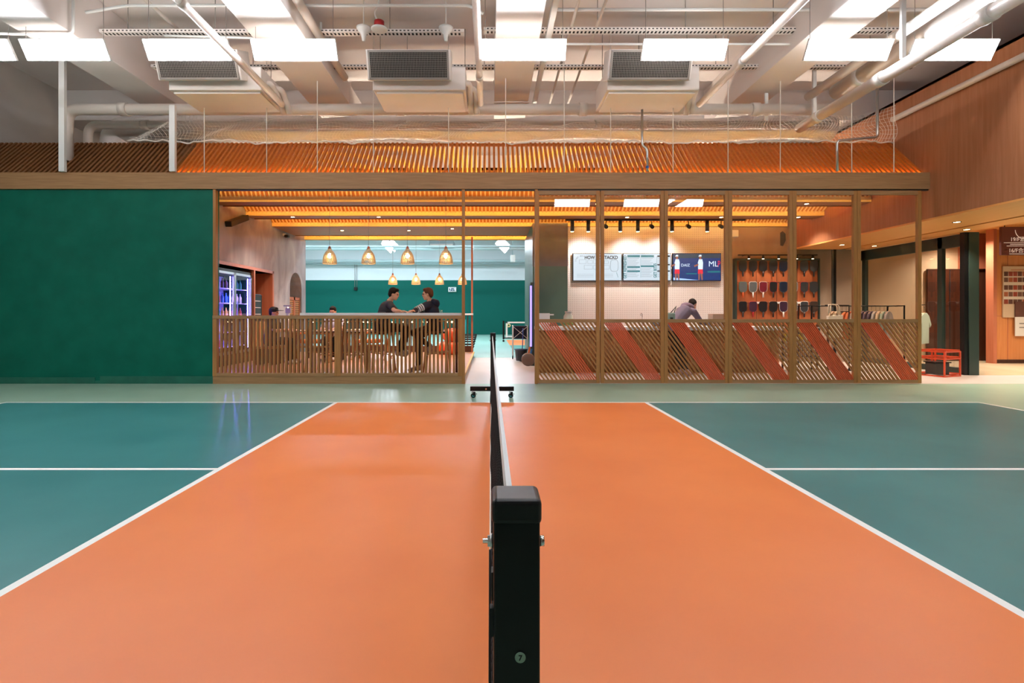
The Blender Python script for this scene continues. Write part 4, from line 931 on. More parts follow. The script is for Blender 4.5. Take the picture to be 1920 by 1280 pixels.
# ceiling track spots aimed at the perforated wall
tr = thing('light_track', 'slim pale track carrying the black spotlights before the menu wall', 'light track', (3.8,12.3,3.45)); MB().box(1.8,6.1,12.28,12.32,3.46,3.49).build('rail', M['blackp'], tr)
for k, (px, on) in enumerate(((1073,1),(1103,1),(1136,0),(1163,1),(1196,1),(1222,0),(1260,1),(1291,0),(1326,1),(1352,0))):
    x = X(px,12.3); t = thing('track_spotlight', 'black cylinder spotlight under the menu wall track, %s from the left' % (ordn+['ninth','tenth'])[k], 'spotlight', (x,12.3,3.3), group='track spotlights of the shop')
    if on:
        MB().cyl((x,12.3,3.2),(x,12.3,3.46),.045,n=14).build('housing', M['blackp'], t); MB().cyl((x,12.3,3.197),(x,12.3,3.201),.035,n=14).build('lens', M['bulb'], t)
    else:
        MB().cyl((x,12.24,3.3),(x,12.38,3.36),.045,n=14).build('housing', M['blackp'], t); MB().cyl((x,12.3,3.36),(x,12.3,3.45),.01,n=6).build('stem', M['black'], t)
    if px in (1103,1196,1260):
        lamp('SPOT', 'spot_beam', (x+.06,12.35,3.17), 120, (1,.96,.9), (R(58),0,0), t, spot_size=R(78), spot_blend=1, shadow_soft_size=.04)
    elif px in (1326,): lamp('SPOT', 'spot_beam', (x,12.35,3.17), 40, (1,.93,.84), (R(38),0,0), t, spot_size=R(70), spot_blend=.6, shadow_soft_size=.04)
# paddle display
xa, xb, za, zb = X(1382,13.2), X(1535.5,13.2), .75, Z(488,13.2)
t = thing('paddle_display_board', 'copper coloured wall board divided into squares holding paddles', 'display board', ((xa+xb)/2,13.25,za))
MB().box(xa,xb,13.26,13.33,za,zb).build('panel', wood('copper_board', '#a85c38', '#b76b44', 'z', .35), t)
MB().box(xa-.05,xa,13.2,13.33,za,zb+.05).box(xb,xb+.03,13.2,13.33,za,zb+.05).box(xa,xb,13.2,13.33,zb,zb+.05).build('dark_frame', M['dgreen'], t)
mb = MB()
for k in range(1,4): x = xa+(xb-xa)*k/4; mb.box(x-.004,x+.004,13.255,13.262,za,zb)
for py in (529,567.5): z = Z(py,13.2); mb.box(xa,xb,13.255,13.262,z-.004,z+.004)
mb.build('joints', M['dark'], t)
for px0, px1 in ((1408,1436),(1445,1473),(1488,1512)): MB().box(X(px0,13.2),X(px1,13.2),13.2,13.26,Z(569,13.2),Z(565.5,13.2)).build('price_rail', M['whitemet'], t)
def paddle(face, edge, grip, label):
    t = thing('pickleball_paddle', label, 'paddle', (0,0,0), 0, 'paddles on the wall display')
    w_, h_ = .098, .27; out = []
    for cxx, czz, a0 in ((w_-.045, h_-.045+.0, 0), (-w_+.045, h_-.045, 90)):
        for k in range(6): a = R(a0+k*18); out.append((cxx+.045*math.cos(a), czz+.045*math.sin(a)))
    out += [(-w_, .08), (-w_*.8, .035), (-.025, 0), (.025, 0), (w_*.8, .035), (w_, .08)]
    MB().prism(out, .014, Matrix.Translation((0,-.007,0))).build('blade', face, t, local=True)
    MB().tube([(x,0,z) for x, z in out], .0075, 6, closed=True).build('edge_guard', edge, t, local=True)
    MB().cyl((0,0,.01),(0,0,-.13),.017,.019,10).build('handle', grip, t, local=True)
    MB().box(-.03,.03,.0,.055,.09,.1).build('hook', M['chrome'], t, local=True)
    return t
pm = {k: mat('paddle_'+k, v, .35) for k, v in dict(black='#1b1c20', charcoal='#33363a', navy='#1b2438', grey='#5a5f60', maroon='#6b1c2c', red='#c22a38', white='#e6e6e2', orange='#d9612a', green='#2c7a4a', plum='#3a2338', brown='#3a2c26').items()}
rows = [(498,[('black','black','black'),('black','black','black'),('black','black','black'),('black','charcoal','black'),('navy','navy','black'),('black','black','black'),('charcoal','charcoal','black'),('charcoal','brown','black')]),
        (537,[('grey','green','orange'),('grey','white','white'),('maroon','white','white'),('black','red','black'),('navy','grey','black'),('grey','white','white'),('charcoal','red','black'),('charcoal','charcoal','black')]),
        (574,[('black','charcoal','charcoal'),('plum','red','red'),('black','charcoal','charcoal'),('black','black','black'),('plum','white','white'),('grey','white','white'),('charcoal','white','black'),('brown','charcoal','black')])]
pxs = [1393,1412,1431,1450,1469,1488,1508,1526]
proto = None
for r_, (py, row) in enumerate(rows):
    for k, (f, e, g) in enumerate(row):
        lab = '%s paddle%s in the %s row of the wall display, %s from left' % (f, '' if e == f else ' with %s edge' % e, ('top','middle','bottom')[r_], ordn[k])
        if proto is None: o = proto = paddle(pm[f], pm[e], pm[g], lab)
        else: o = copytree(proto); o['label'] = lab; remat(o, {'blade': pm[f], 'edge_guard': pm[e], 'handle': pm[g]})
        o.location = (X(pxs[k],13.2), 13.2, Z(py+11,13.2))
t = thing('light_track', 'black track with five small spots above the paddle board', 'light track', (X(1458,13),13.1,Z(478,13.1)))
MB().box(X(1384,13.1),X(1532,13.1),13.08,13.12,Z(479,13.1),Z(477,13.1)).build('rail', M['black'], t)
for k in range(2): x = X((1400,1515)[k],13.1); MB().box(x-.01,x+.01,13.12,13.33,Z(478.5,13.1),Z(477.5,13.1)).build('bracket', M['black'], t)
for k, px in enumerate((1404,1431,1460,1494,1524)):
    x = X(px,13.05); s = thing('track_spotlight', 'small black spot above the paddle board, %s from the left' % ordn[k], 'spotlight', (x,13.05,Z(484,13.05)), group='spots above the paddles')
    MB().cyl((x,13.05,Z(485,13.05)),(x,13.05,Z(478,13.05)),.03,n=12).build('housing', M['blackp'], s); MB().cyl((x,13.05,Z(485.4,13.05)),(x,13.05,Z(485,13.05)),.022,n=12).build('lens', M['bulb'], s)
    lamp('SPOT', 'spot_beam', (x,12.98,Z(486.5,13.05)), 9, (1,.82,.6), (R(8),0,0), s, spot_size=R(100), spot_blend=.7, shadow_soft_size=.03)
tag(MB().box(X(1370,13.3),X(1384,13.3),13.27,13.33,Z(444,13.3),Z(431,13.3)).build('wall_box', M['whitemet'], bevel=.01), 'square white box high on the concrete wall left of the paddles', 'box')
mb = MB(); mb.prism([(X(1464,13.3),Z(460,13.3)),(X(1469,13.3),Z(461,13.3)),(X(1474,13.3),Z(450,13.3)),(X(1473.5,13.3),Z(438,13.3)),(X(1468,13.3),Z(433,13.3)),(X(1464,13.3),Z(436,13.3))], .012, Matrix.Translation((0,13.315,0)))
tag(mb.build('wall_patch', mat('slate_patch', '#3c444a', .5)), 'dark slate coloured patch on the concrete wall above the paddle spots', 'wall patch')
# counter items
t = thing('glass_jar', 'round glass jar with something green inside at the left of the counter', 'jar', (X(1065.5,10.9),10.9,.965)); c = (X(1065.5,10.9),10.9,.965)
MB().lathe([(0,0),(.085,0),(.1,.02),(.105,.12),(.1,.22),(.068,.27),(.068,.29),(.064,.29),(.064,.27),(.095,.22),(.1,.12),(.095,.02),(0,.006)], c, 20).build('glass', mat('jar_glass', '#c6ccbe', .15), t)
MB().lathe([(0,.29),(.074,.29),(.074,.32),(0,.32)], c, 20).build('lid', M['steel'], t); MB().lathe([(0,.03),(.106,.03),(.107,.16),(0,.16)], c, 20).build('contents', mat('green_contents', '#7c8f4a', .6), t)
t = thing('white_box', 'white box on the left end of the counter', 'box', (X(1018,10.9),10.9,.965)); MB().box(X(1004,10.9),X(1030,10.9),10.8,11.1,.965,Z(587,10.9)).build('carton', M['white'], t, bevel=.006); MB().box(X(1030,10.9),X(1038,10.9),10.85,10.9,Z(591,10.9),Z(588.5,10.9)).build('flap', M['white'], t)
t = thing('countertop_box', 'tan box on the counter right of the stooping person', 'box', (X(1344,10.9),10.9,.965)); MB().box(X(1333,10.9),X(1356,10.9),10.8,11.05,.965,Z(588,10.9)).build('carton', mat('tan_carton', '#b59a86', .6), t, bevel=.005); MB().box(X(1334,10.9),X(1355,10.9),10.797,10.8,Z(590,10.9),Z(589,10.9)).build('tape', M['beige'], t)
t = thing('tap', 'small curved chrome tap on the counter', 'tap', (X(1204,11.1),11.1,.965)); MB().tube(sample([(X(1204,11.1),11.1,.965),(X(1204,11.1),11.1,1.24),(X(1200,11.1),11.05,1.24),(X(1200,11.1),11.05,1.18)],.03), .008, 8).build('spout', M['chrome'], t); MB().box(X(1206,11.1),X(1208,11.1),11.09,11.11,1.0,1.06).build('lever', M['chrome'], t)
t = thing('card_terminal', 'dark card terminal on the counter behind the second oak frame', 'terminal', (X(1230,10.85),10.85,.965)); Mx = Matrix.Translation((X(1231,10.85),10.85,.99)) @ Matrix.Rotation(R(25), 4, 'X'); MB().box(-.07,.07,-.09,.09,-.015,.03, Mx).build('body', M['blackp'], t, bevel=.008); MB().box(-.055,.055,-.0,.075,.03,.032, Mx).build('screen', mat('terminal_screen', '#32506a', .2), t)
# shelf with cans right of counter
t = thing('wire_shelf', 'wire mesh shelf unit with yellow cans behind the fifth panel slats', 'shelf', (X(1495,11.2),11.2,0))
xa, xb = 6.25, 7.25
for z in (.3,.62,.92): MB().box(xa,xb,11.0,11.4,z,z+.02).build('shelf_board', M['grille'], t)
for x in (xa,xb-.03):
    for y in (11.0,11.37): MB().box(x,x+.03,y,y+.03,0,1.0).build('upright', M['dkwood'], t)
mb = MB()
for k in range(22): mb.box(xa+.02+k*.045,xa+.026+k*.045,10.99,11.0,.3,.6)
for k in range(8): mb.box(xa,xb,10.985,10.995,.32+k*.04,.326+k*.04)
mb.build('wire_front', M['black'], t)
yc = mat('yellow_can', '#d9c02a', .4); wc = mat('white_can', '#e4e0da', .4); p = None
for k in range(10):
    lab = '%s can on the wire shelf, %s from the left' % ('yellow' if k%2 == 0 else 'white', (ordn+['ninth','tenth'])[k])
    if k < 2: o = MB().lathe([(0,0),(.035,0),(.037,.01),(.037,.15),(.03,.165),(0,.165)], n=12).build('can', (yc, wc)[k%2], local=True); p = (o,) if k == 0 else (p[0], o)
    else: o = p[k%2].copy(); C.objects.link(o)
    o.location = (xa+.1+k*.09, 11.1, .64); tag(o, lab, 'can', 'cans on the wire shelf')
# clothes rail with shirts
def shirt(label, m, w_=.4, h_=.62):
    t = thing('hanging_shirt', label, 'shirt', (0,0,0), 0, 'shirts on the clothes rail')
    prof = [(-.08,0),(.08,0),(.22,-.06),(.36,-.24),(.29,-.3),(.21,-.2),(.2,-.62),(-.2,-.62),(-.21,-.2),(-.29,-.3),(-.36,-.24),(-.22,-.06)]
    MB().prism([(a, b-.1) for a, b in prof], .05, Matrix.Translation((0,-.025,0))).build('garment', m, t, local=True, bevel=.012)
    MB().bar((0,0,-.1),(-.2,0,-.15),.014,.02).bar((0,0,-.1),(.2,0,-.15),.014,.02).build('hanger', M['oak'], t, local=True)
    MB().tube([(0,0,-.1),(0,0,-.02),(.015,0,.01),(0,0,.025),(-.015,0,.01)], .003, 6).build('hook', M['black'], t, local=True)
    return t
t = thing('clothes_rail', 'black clothes rail full of shirts behind the last glazed panel', 'clothes rail', (8.3,11.6,0))
zr = Z(573.5,11.6)
MB().cyl((7.1,11.6,zr),(9.15,11.6,zr),.012,n=8).build('rail', M['black'], t)
for x in (7.1,9.15): MB().box(x-.012,x+.012,11.35,11.37,0,zr).box(x-.012,x+.012,11.83,11.85,0,zr).box(x-.012,x+.012,11.35,11.85,zr-.012,zr+.012).build('side_frame', M['black'], t)
sc_ = [('beige','#b79c7c'),('beige','#b79c7c'),('taupe','#84705e'),('orange','#c96a35'),('orange','#c96a35'),('taupe','#84705e'),('beige','#c4b094'),('dark plum','#4a3440'),('dark plum','#4a3440'),('dark plum','#4a3440'),('grey','#8c8078'),('beige','#b79c7c'),('sage','#8b9480'),('grey','#8c8078')]
sm_ = {}; proto_s = None
for k, (cn, h) in enumerate(sc_):
    if cn not in sm_: sm_[cn] = mat('cloth_'+cn.replace(' ','_'), h, .85)
    lab = '%s shirt on the clothes rail, %s from its left end' % (cn, (ordn+['ninth','tenth','eleventh','twelfth','thirteenth','last'])[k])
    if proto_s is None: o = proto_s = shirt(lab, sm_[cn])
    else: o = copytree(proto_s); o['label'] = lab; remat(o, {'garment': sm_[cn]})
    o.location = (7.75+k*.095, 11.6, zr-.02); o.rotation_euler = (0,0,R(38))
t = shirt('pale sage T-shirt hanging alone just right of the last glazed panel', mat('sage_cotton', '#a9b5a4', .85)); t.location = (X(1733,10.3),10.3,Z(577,10.3)); t.rotation_euler = (0,0,R(35)); t['group'] = ''; del t['group']
tr = thing('shirt_stand', 'thin black stand holding the single sage T-shirt', 'stand', (X(1733,10.3),10.45,0)); xx = X(1733,10.3)
MB().cyl((xx,10.5,.02),(xx,10.5,1.42),.01,n=8).cyl((xx,10.5,1.41),(xx,10.28,1.41),.008,n=8).build('pole', M['black'], tr); MB().cyl((xx,10.5,0),(xx,10.5,.02),.16,n=20).build('base', M['black'], tr)
# small rack with tote bag
t = thing('bag_rack', 'small black metal rack with a tote bag left of the clothes rail', 'rack', (X(1570,11.2),11.2,0))
xa, xb = X(1547,11.2), X(1592,11.2); z = Z(572,11.2)
MB().cyl((xa,11.2,z),(xb,11.2,z),.01,n=8).cyl((xb,11.2,z),(xb,11.2,0),.012,n=8).cyl((xb-.2,11.2,z-.14),(xb,11.2,z-.14),.01,n=8).build('frame', M['black'], t); MB().box(xb-.4,xb+.05,11.1,11.35,0,.02).build('base', M['black'], t)
t = thing('tote_bag', 'cream canvas tote bag hanging from the small black rack', 'bag', (X(1566,11.1),11.15,.85)); xa, xb = X(1553,11.1), X(1580,11.1)
MB().prism([(xa,Z(592,11.1)),(xb,Z(590,11.1)),(xb-.01,.72),(xa+.01,.72)], .09, Matrix.Translation((0,11.08,0))).build('bag_body', mat('cream_canvas', '#d9cdb4', .8), t, bevel=.012)
cm = mat('cream_strap', '#cfc3aa', .8)
for y in (11.09,11.16): MB().tube([(xa+.04,y,Z(592,11.1)),(xa+.05,y,z),(xa+.06,y+.03,z+.012),(xa+.2,y+.02,z+.012),(xb-.09,y,z-.02),(xb-.05,y,Z(591,11.1))], .012, 6).build('strap', cm, t)
t = thing('dark_pole', 'black pole rising from the shop floor to the soffit at right', 'pole', (X(1565,13.0),13.0,0)); MB().box(X(1562,13),X(1567,13),12.98,13.03,0,2.86).build('shaft', M['black'], t)
MB().box(X(1560.5,13),X(1561.5,13),12.98,13.03,0,2.86).build('edge', M['steel'], t)
# orange cube frames
def cube(label, loc, s=.5):
    t = thing('cube_frame_stool', label, 'stool', (0,0,0)); m = mat('orange_red_metal', '#c8431c', .4); w_ = .24; h = s
    for sx in (-w_,w_):
        for sy in (-w_,w_): MB().box(sx-.012,sx+.012,sy-.012,sy+.012,0,h).build('leg', m, t, local=True)
    for z in (.012,h*.7,h-.012):
        mb = MB()
        for k in (-w_,w_): mb.box(-w_,w_,k-.011,k+.011,z-.011,z+.011).box(k-.011,k+.011,-w_,w_,z-.011,z+.011)
        mb.build('rail', m, t, local=True)
    t.location = loc; t.rotation_euler = (0,0,.35); return t
c0 = cube('left orange metal cube frame on the floor beside the last panel', (8.93,10.25,0)); dup(c0, (9.28,10.6,0), 'right orange metal cube frame, half behind the first one', .3)
t = thing('storage_basket', 'dark wire basket inside the left orange cube frame', 'basket', (8.93,10.25,.02)); MB().box(8.78,9.06,10.14,10.38,.03,.26).build('basket', mat('dark_basket', '#3a3834', .7), t, bevel=.01); MB().box(8.76,9.08,10.12,10.40,.26,.28).build('rim', M['black'], t)
# storefront glazing on the right: plane x=9.7
t = thing('shopfront_glazing', 'dark green framed glass wall at the right side of the shop', 'glazing', (9.7,11.8,0))
MB().box(9.66,9.74,10.42,13.4,2.62,2.87).build('top_frame', M['dgreen'], t, bevel=.005); MB().box(9.66,9.74,10.42,13.4,0,.12).build('bottom_frame', M['dgreen'], t, bevel=.005)
for y in (10.45,11.05,13.3): MB().box(9.66,9.74,y-.06,y+.06,0,2.87).build('mullion', M['dgreen'], t, bevel=.005)
MB().box(9.695,9.705,10.5,13.25,.12,2.62).build('glass', M['sglass'], t)
t = thing('door_post', 'broad dark green door post at the right edge of the shop', 'post', (9.78,10.35,0)); MB().box(9.60,9.80,10.30,10.42,0,2.87).build('post_body', M['dgreen'], t, bevel=.006); MB().box(9.52,9.60,10.32,10.42,0,2.87).build('seal', M['blackp'], t)
# lobby sign and posters
t = thing('hanging_sign', 'brown lobby sign with floor numbers 19/F and 16/F', 'sign', (13.9,12.2,2.6))
x0 = X(1878,12.2); x1 = x0+1.5; z0, z1 = Z(478,12.2), Z(425,12.2)
MB().box(x0,x1,12.2,12.26,z0,z1).build('board', mat('sign_brown', '#5c2c28', .4), t, bevel=.004)
sw = mat('sign_white', '#e8ddd4', .5, 0, .3)
text('upper_line', '19/F酒店', .13, (x0+.2,12.197,Z(452,12.2)), sw, t); text('lower_line', '16/F合和', .13, (x0+.16,12.197,Z(473,12.2)), sw, t)
mb = MB()
for py, a, b in ((455,.05,1.0),(458,.2,.95),(461,.12,1.0),(475.8,.18,.95)): mb.box(x0+a,x0+b,12.196,12.199,Z(py,12.2)-.006,Z(py,12.2)+.006)
mb.build('small_lines', sw, t); MB().tube([(x0+.52+.2*math.cos(R(a)),12.197,Z(431,12.2)+.2*math.sin(R(a))) for a in range(180,361,15)], .006, 5).build('round_emblem', sw, t)
for x in (x0+.1,x1-.1): MB().cyl((x,12.23,z1),(x,12.23,3.35),.01,n=6).build('hanger', M['black'], t)
t = thing('menu_poster', 'beige poster with rows of small food photographs on the lobby wall', 'poster', (14,12.88,1.1))
x0, x1, z0, z1 = X(1880,12.87), X(1880,12.87)+1.3, Z(595,12.87), Z(499,12.87)
MB().box(x0,x1,12.86,12.89,z0,z1).build('sheet', mat('poster_beige', '#c2aa8e', .4), t, bevel=.003); MB().box(x0+.01,x1-.01,12.857,12.86,z0+.4,z1-.18).build('white_field', mat('poster_white', '#cfc4b6', .4), t)
random.seed(3); fm = [mat('food_%d' % k, c, .4) for k, c in enumerate(('#8a3a28','#5c3a30','#a05c3c','#6c4a3c','#94402f'))]
mbs = [MB() for _ in fm]
for r_, py in enumerate((514,525,539.5,552,566)):
    for k in range(11):
        xx = x0+.02+k*.115; zz = Z(py,12.87); b = mbs[random.randrange(5)]; b.box(xx,xx+.1,12.853,12.857,zz-.05,zz+.065)
        q = MB(); b.cyl((xx+.05,12.853,zz+.005),(xx+.05,12.851,zz+.005),.035,n=12)
for b, m in zip(mbs, fm): b.build('food_photo', m, t)
MB().box(x0+.2,x0+.6,12.855,12.86,z1-.1,z1-.085).build('title_line', M['redwood'], t)
t = thing('notice_sheet', 'white notice sheet overlapping the food poster at the right picture edge', 'notice', (14.3,12.8,.8))
x0, x1, z0, z1 = X(1906,12.8), X(1906,12.8)+.8, Z(630,12.8), Z(594,12.8)
MB().box(x0,x1,12.83,12.845,z0,z1).build('sheet', mat('notice_white', '#d8d4ce', .5), t); MB().box(x0,x1,12.83,12.845,z1,Z(565,12.8)).build('photo_strip', mat('notice_photo', '#5e3a30', .4), t)
MB().box(x0+.1,x1-.2,12.827,12.83,z0+.3,z0+.33).box(x0+.1,x1-.3,12.827,12.83,z0+.2,z0+.23).build('text_bars', M['cable'], t)
# soffit downlights
k = 0
for x, ys in ((8.35,(6.3,9.2,12.2)),(9.27,(7.6,10.0,12.4))):
    for y in ys:
        t = thing('recessed_downlight', 'recessed downlight in the wooden soffit, %s' % ['front one left of the groove','middle one left of the groove','rear one left of the groove','front one right of the groove','middle one right of the groove','rear one right of the groove'][k], 'downlight', (x,y,2.86), group='soffit downlights'); k += 1
        MB().lathe([(.05,2.866),(.065,2.862),(.065,2.87),(.05,2.87)], (x,y,0), 18).build('trim_ring', M['dark'], t); MB().cyl((x,y,2.868),(x,y,2.87),.05,n=18).build('lens', M['bulb'], t)
        lamp('SPOT', 'downlight_beam', (x,y,2.855), 170, (1,.8,.6), (0,0,0), t, spot_size=R(110), spot_blend=.8, shadow_soft_size=.05)
for k, (x, y) in enumerate(((11.0,11.2),(12.0,12.9),(13.3,10.2),(12.0,8.0),(14.6,8.0))):
    t = thing('recessed_downlight', 'recessed downlight in the lobby ceiling, %s' % ['nearest the green door post','before the lift doors','in front of the brown sign','in the near lobby left','in the near lobby right'][k], 'downlight', (x,y,3.34), group='lobby downlights')
    MB().lathe([(.05,3.346),(.07,3.342),(.07,3.35),(.05,3.35)], (x,y,0), 18).build('trim_ring', M['dark'], t); MB().cyl((x,y,3.347),(x,y,3.349),.05,n=18).build('lens', M['bulb'], t)
    lamp('SPOT', 'downlight_beam', (x,y,3.335), 480, (1,.91,.8), (0,0,0), t, spot_size=R(130), spot_blend=.8, shadow_soft_size=.05)
for k, (x, y) in enumerate(((-4.6,11.2),(-2.6,11.3),(-1.0,12.9),(-4.0,14.1),(-2.2,14.2))):
    t = thing('recessed_downlight', 'small downlight under the café beams, %s' % ['above the left end of the fence','above the middle of the fence','above the woman','before the arched doorway','before the rear ledge'][k], 'downlight', (x,y,3.48), group='café downlights')
    y = [11.98,11.98,13.6,13.9,13.9][k]; t.location.y = y
    MB().lathe([(.04,CH-.004),(.055,CH-.007),(.055,CH),(.04,CH)], (x,y,0), 16).build('trim_ring', M['dark'], t); MB().cyl((x,y,CH-.004),(x,y,CH-.001),.04,n=16).build('lens', M['bulb'], t)
    lamp('SPOT', 'downlight_beam', (x,y,CH-.02), 260, (1,.88,.74), (0,0,0), t, spot_size=R(120), spot_blend=.8, shadow_soft_size=.04)
for k, (x, y, n_) in enumerate(((2.2,10.56,'above the first glazed panels'),(4.3,10.56,'above the stooping person'),(6.5,10.56,'above the wire shelf'),(3.2,12.01,'before the menu screens'),(5.4,12.01,'left of the paddle display'),(7.2,12.01,'above the clothes rail'))):
    t = thing('recessed_downlight', 'small downlight under the shop beams, '+n_, 'downlight', (x,y,3.48), group='shop downlights')
    MB().lathe([(.04,CH-.004),(.055,CH-.007),(.055,CH),(.04,CH)], (x,y,0), 16).build('trim_ring', M['dark'], t); MB().cyl((x,y,CH-.004),(x,y,CH-.001),.04,n=16).build('lens', M['bulb'], t)
    lamp('SPOT', 'downlight_beam', (x,y,CH-.02), 170, (1,.92,.84), (0,0,0), t, spot_size=R(120), spot_blend=.8, shadow_soft_size=.04)
# ================================================================ PEOPLE
def capsule(mb, p, q, r0, r1, n=12):
    p = Vector(p); q = Vector(q)
    if (q-p).length > 1e-4: mb.cyl(p, q, r0, r1, n)
    mb.ball(p, r0, n); mb.ball(q, r1, n)
def head(mb, hair, eyes, c, f, up=(0,0,1), s=1.0, hairtype='short', lipm=None):
    f = Vector(f).normalized(); u = Vector(up); u = (u-f*u.dot(f)).normalized(); r = f.cross(u)
    T = Matrix(((r.x,f.x,u.x,c[0]),(r.y,f.y,u.y,c[1]),(r.z,f.z,u.z,c[2]),(0,0,0,1))) @ Matrix.Scale(s, 4)
    # local: x right, y forward, z up
    mb.ball((0,-.012,.03), (.073,.092,.088), 16, T); mb.ball((0,.028,-.035), (.056,.062,.072), 14, T); mb.ball((0,.052,-.088), (.028,.028,.022), 10, T)
    mb.ball((0,.092,-.018), (.013,.018,.016), 8, T); mb.bar(T @ Vector((0,.083,.022)), T @ Vector((0,.103,-.014)), .014, .016)
    mb.ball((0,.078,.03), (.05,.016,.012), 10, T)
    for sx in (-1,1): mb.ball((sx*.073,-.005,-.01), (.011,.019,.032), 8, T)
    mb.ball((0,.086,-.055), (.024,.010,.009), 8, T)
    for sx in (-1,1): eyes.ball((sx*.03,.079,.006), .0105, 10, T)
    if hairtype:
        hair.ball((0,-.022,.042), (.082,.095,.092), 16, T); hair.ball((0,-.065,-.0), (.068,.05,.075), 12, T); hair.ball((0,.04,.09), (.06,.045,.035), 12, T)
        for sx in (-1,1): hair.ball((sx*.066,-.015,.02), (.015,.03,.035), 8, T)
    if hairtype == 'long': hair.ball((0,-.075,-.06), (.066,.045,.075), 12, T)
    return T
def hand(mb, w_, d, nrm, side, s=1.0):
    # palm plus five fingers; d points along the fingers, nrm is the back of the hand
    w_ = Vector(w_); d = Vector(d).normalized(); n = Vector(nrm); n = (n-d*n.dot(d)).normalized(); x = d.cross(n)*side
    for k in (-.024,-.008,.008,.024): capsule(mb, w_+d*.015+x*k*.8, w_+d*.085+x*k, .014, .012, 8)
    for k, L in ((-.028,.062),(-.0095,.074),(.0095,.080),(.028,.072)):
        a = w_+d*.085+x*k; b = a+(d*.9-n*.25).normalized()*L*.5; c = b+(d*.7-n*.6).normalized()*L*.5
        capsule(mb, a, b, .0095, .0088, 8); capsule(mb, b, c, .0088, .0078, 8)
    a = w_+d*.02+x*.026; b = a+(d*.5+x*.8-n*.2).normalized()*.045; c = b+(d*.9+x*.25-n*.2).normalized()*.032
    capsule(mb, a, b, .012, .0105, 8); capsule(mb, b, c, .0105, .009, 8)
def person(label, J, face, hairm, topm, legm, shoem, sleeve='short', hairtype='short', up=(0,0,1), extra=None):
    """J: dict of joints: head, neck, chest, belly, hip, and per side (l, r): sh, el, wr, hd(direction), hj, kn, an, toe"""
    t = thing('person', label, 'person', (J['hip'][0],J['hip'][1],J.get('base',.12)))
    b, hr, ey, tp, lg, sh = MB(), MB(), MB(), MB(), MB(), MB()
    V = lambda k: Vector(J[k])
    capsule(b, V('neck'), V('neck')*.35+V('head')*.65, .052, .05); capsule(b, V('neck'), V('chest'), .06, .11); capsule(b, V('chest'), V('belly'), .125, .115); capsule(b, V('belly'), V('hip'), .115, .13)
    capsule(tp, V('neck')*.75+V('chest')*.25, V('chest'), .075, .135); capsule(tp, V('chest'), V('belly'), .145, .135); capsule(tp, V('belly'), V('hip'), .135, .15)
    capsule(lg, V('hip'), V('hip')+Vector((0,0,-.03)), .142, .14)
    head(b, hr, ey, J['head'], face, up, 1.0, hairtype)
    for s in 'lr':
        S, E, W = V(s+'sh'), V(s+'el'), V(s+'wr')
        capsule(b, V('chest')*.5+V('neck')*.5, S, .07, .055); capsule(b, S, E, .05, .038); capsule(b, E, W, .038, .026)
        capsule(tp, V('chest')*.5+V('neck')*.5, S, .085, .07)
        if sleeve == 'short': capsule(tp, S, S*.4+E*.6, .068, .062)
        else: capsule(tp, S, E, .068, .055); capsule(tp, E, E*.08+W*.92, .055, .042)
        hand(b, W, J[s+'hd'], (0,0,1), 1 if s == 'r' else -1)
        H, K, A, T = V(s+'hj'), V(s+'kn'), V(s+'an'), V(s+'toe')
        capsule(b, H, K, .08, .055); capsule(b, K, A, .052, .035); capsule(b, A, T, .038, .03)
        capsule(lg, H, K, .098, .07); capsule(lg, K, A*.93+K*.07, .07, .052)
        d = (T-A); d.z = 0; d = d.normalized() if d.length > .01 else Vector((0,1,0))
        capsule(sh, A+Vector((0,0,-.025)), T, .05, .042); sh.ball(T+d*.01, (.05,.05,.036), 10); capsule(sh, A+Vector((0,0,.01))-d*.03, A-d*.02+Vector((0,0,-.04)), .045, .042)
    body = remesh(b, 'body', M['skin'], t, .009, 2)
    remesh(tp, 'top', topm, t, .014, 4)['label'] = J.get('topname', 'top')
    remesh(lg, 'trousers', legm, t, .014, 4); remesh(sh, 'shoes', shoem, t, .011, 3)
    if hairtype: remesh(hr, 'hair', hairm, t, .009, 2)
    ey.build('eyes', M['eye'], t)
    return t
navy = mat('navy_cotton', '#1b1f33', .85); greyt = mat('dark_grey_cotton', '#33353c', .85); trous = mat('black_trousers', '#101012', .85); snk = mat('grey_pink_sneaker', '#b39a98', .6); wsnk = mat('white_sneaker', '#c8c4c0', .6)
# man facing right at the bar
man = person('man in a dark grey T-shirt leaning on the bar facing right', dict(head=(-1.845,9.86,1.605), neck=(-1.93,9.9,1.475), chest=(-2.0,9.93,1.33), belly=(-2.08,9.95,1.12), hip=(-2.1,9.95,.99),
    lsh=(-1.97,10.1,1.42), lel=(-1.78,10.0,1.22), lwr=(-1.66,9.74,1.27), lhd=(1,-.6,0), rsh=(-1.9,9.76,1.41), rel=(-1.80,9.62,1.295), rwr=(-1.66,9.44,1.282), rhd=(1,-.1,0),
    lhj=(-2.05,10.05,.97), lkn=(-1.62,10.08,.96), lan=(-1.72,10.1,.52), ltoe=(-1.60,10.1,.47), rhj=(-2.05,9.85,.97), rkn=(-1.6,9.8,.95), ran=(-1.75,9.82,.50), rtoe=(-1.62,9.8,.45), topname='dark grey T-shirt'),
    (1,-.12,-.22), M['hair'], greyt, trous, wsnk)
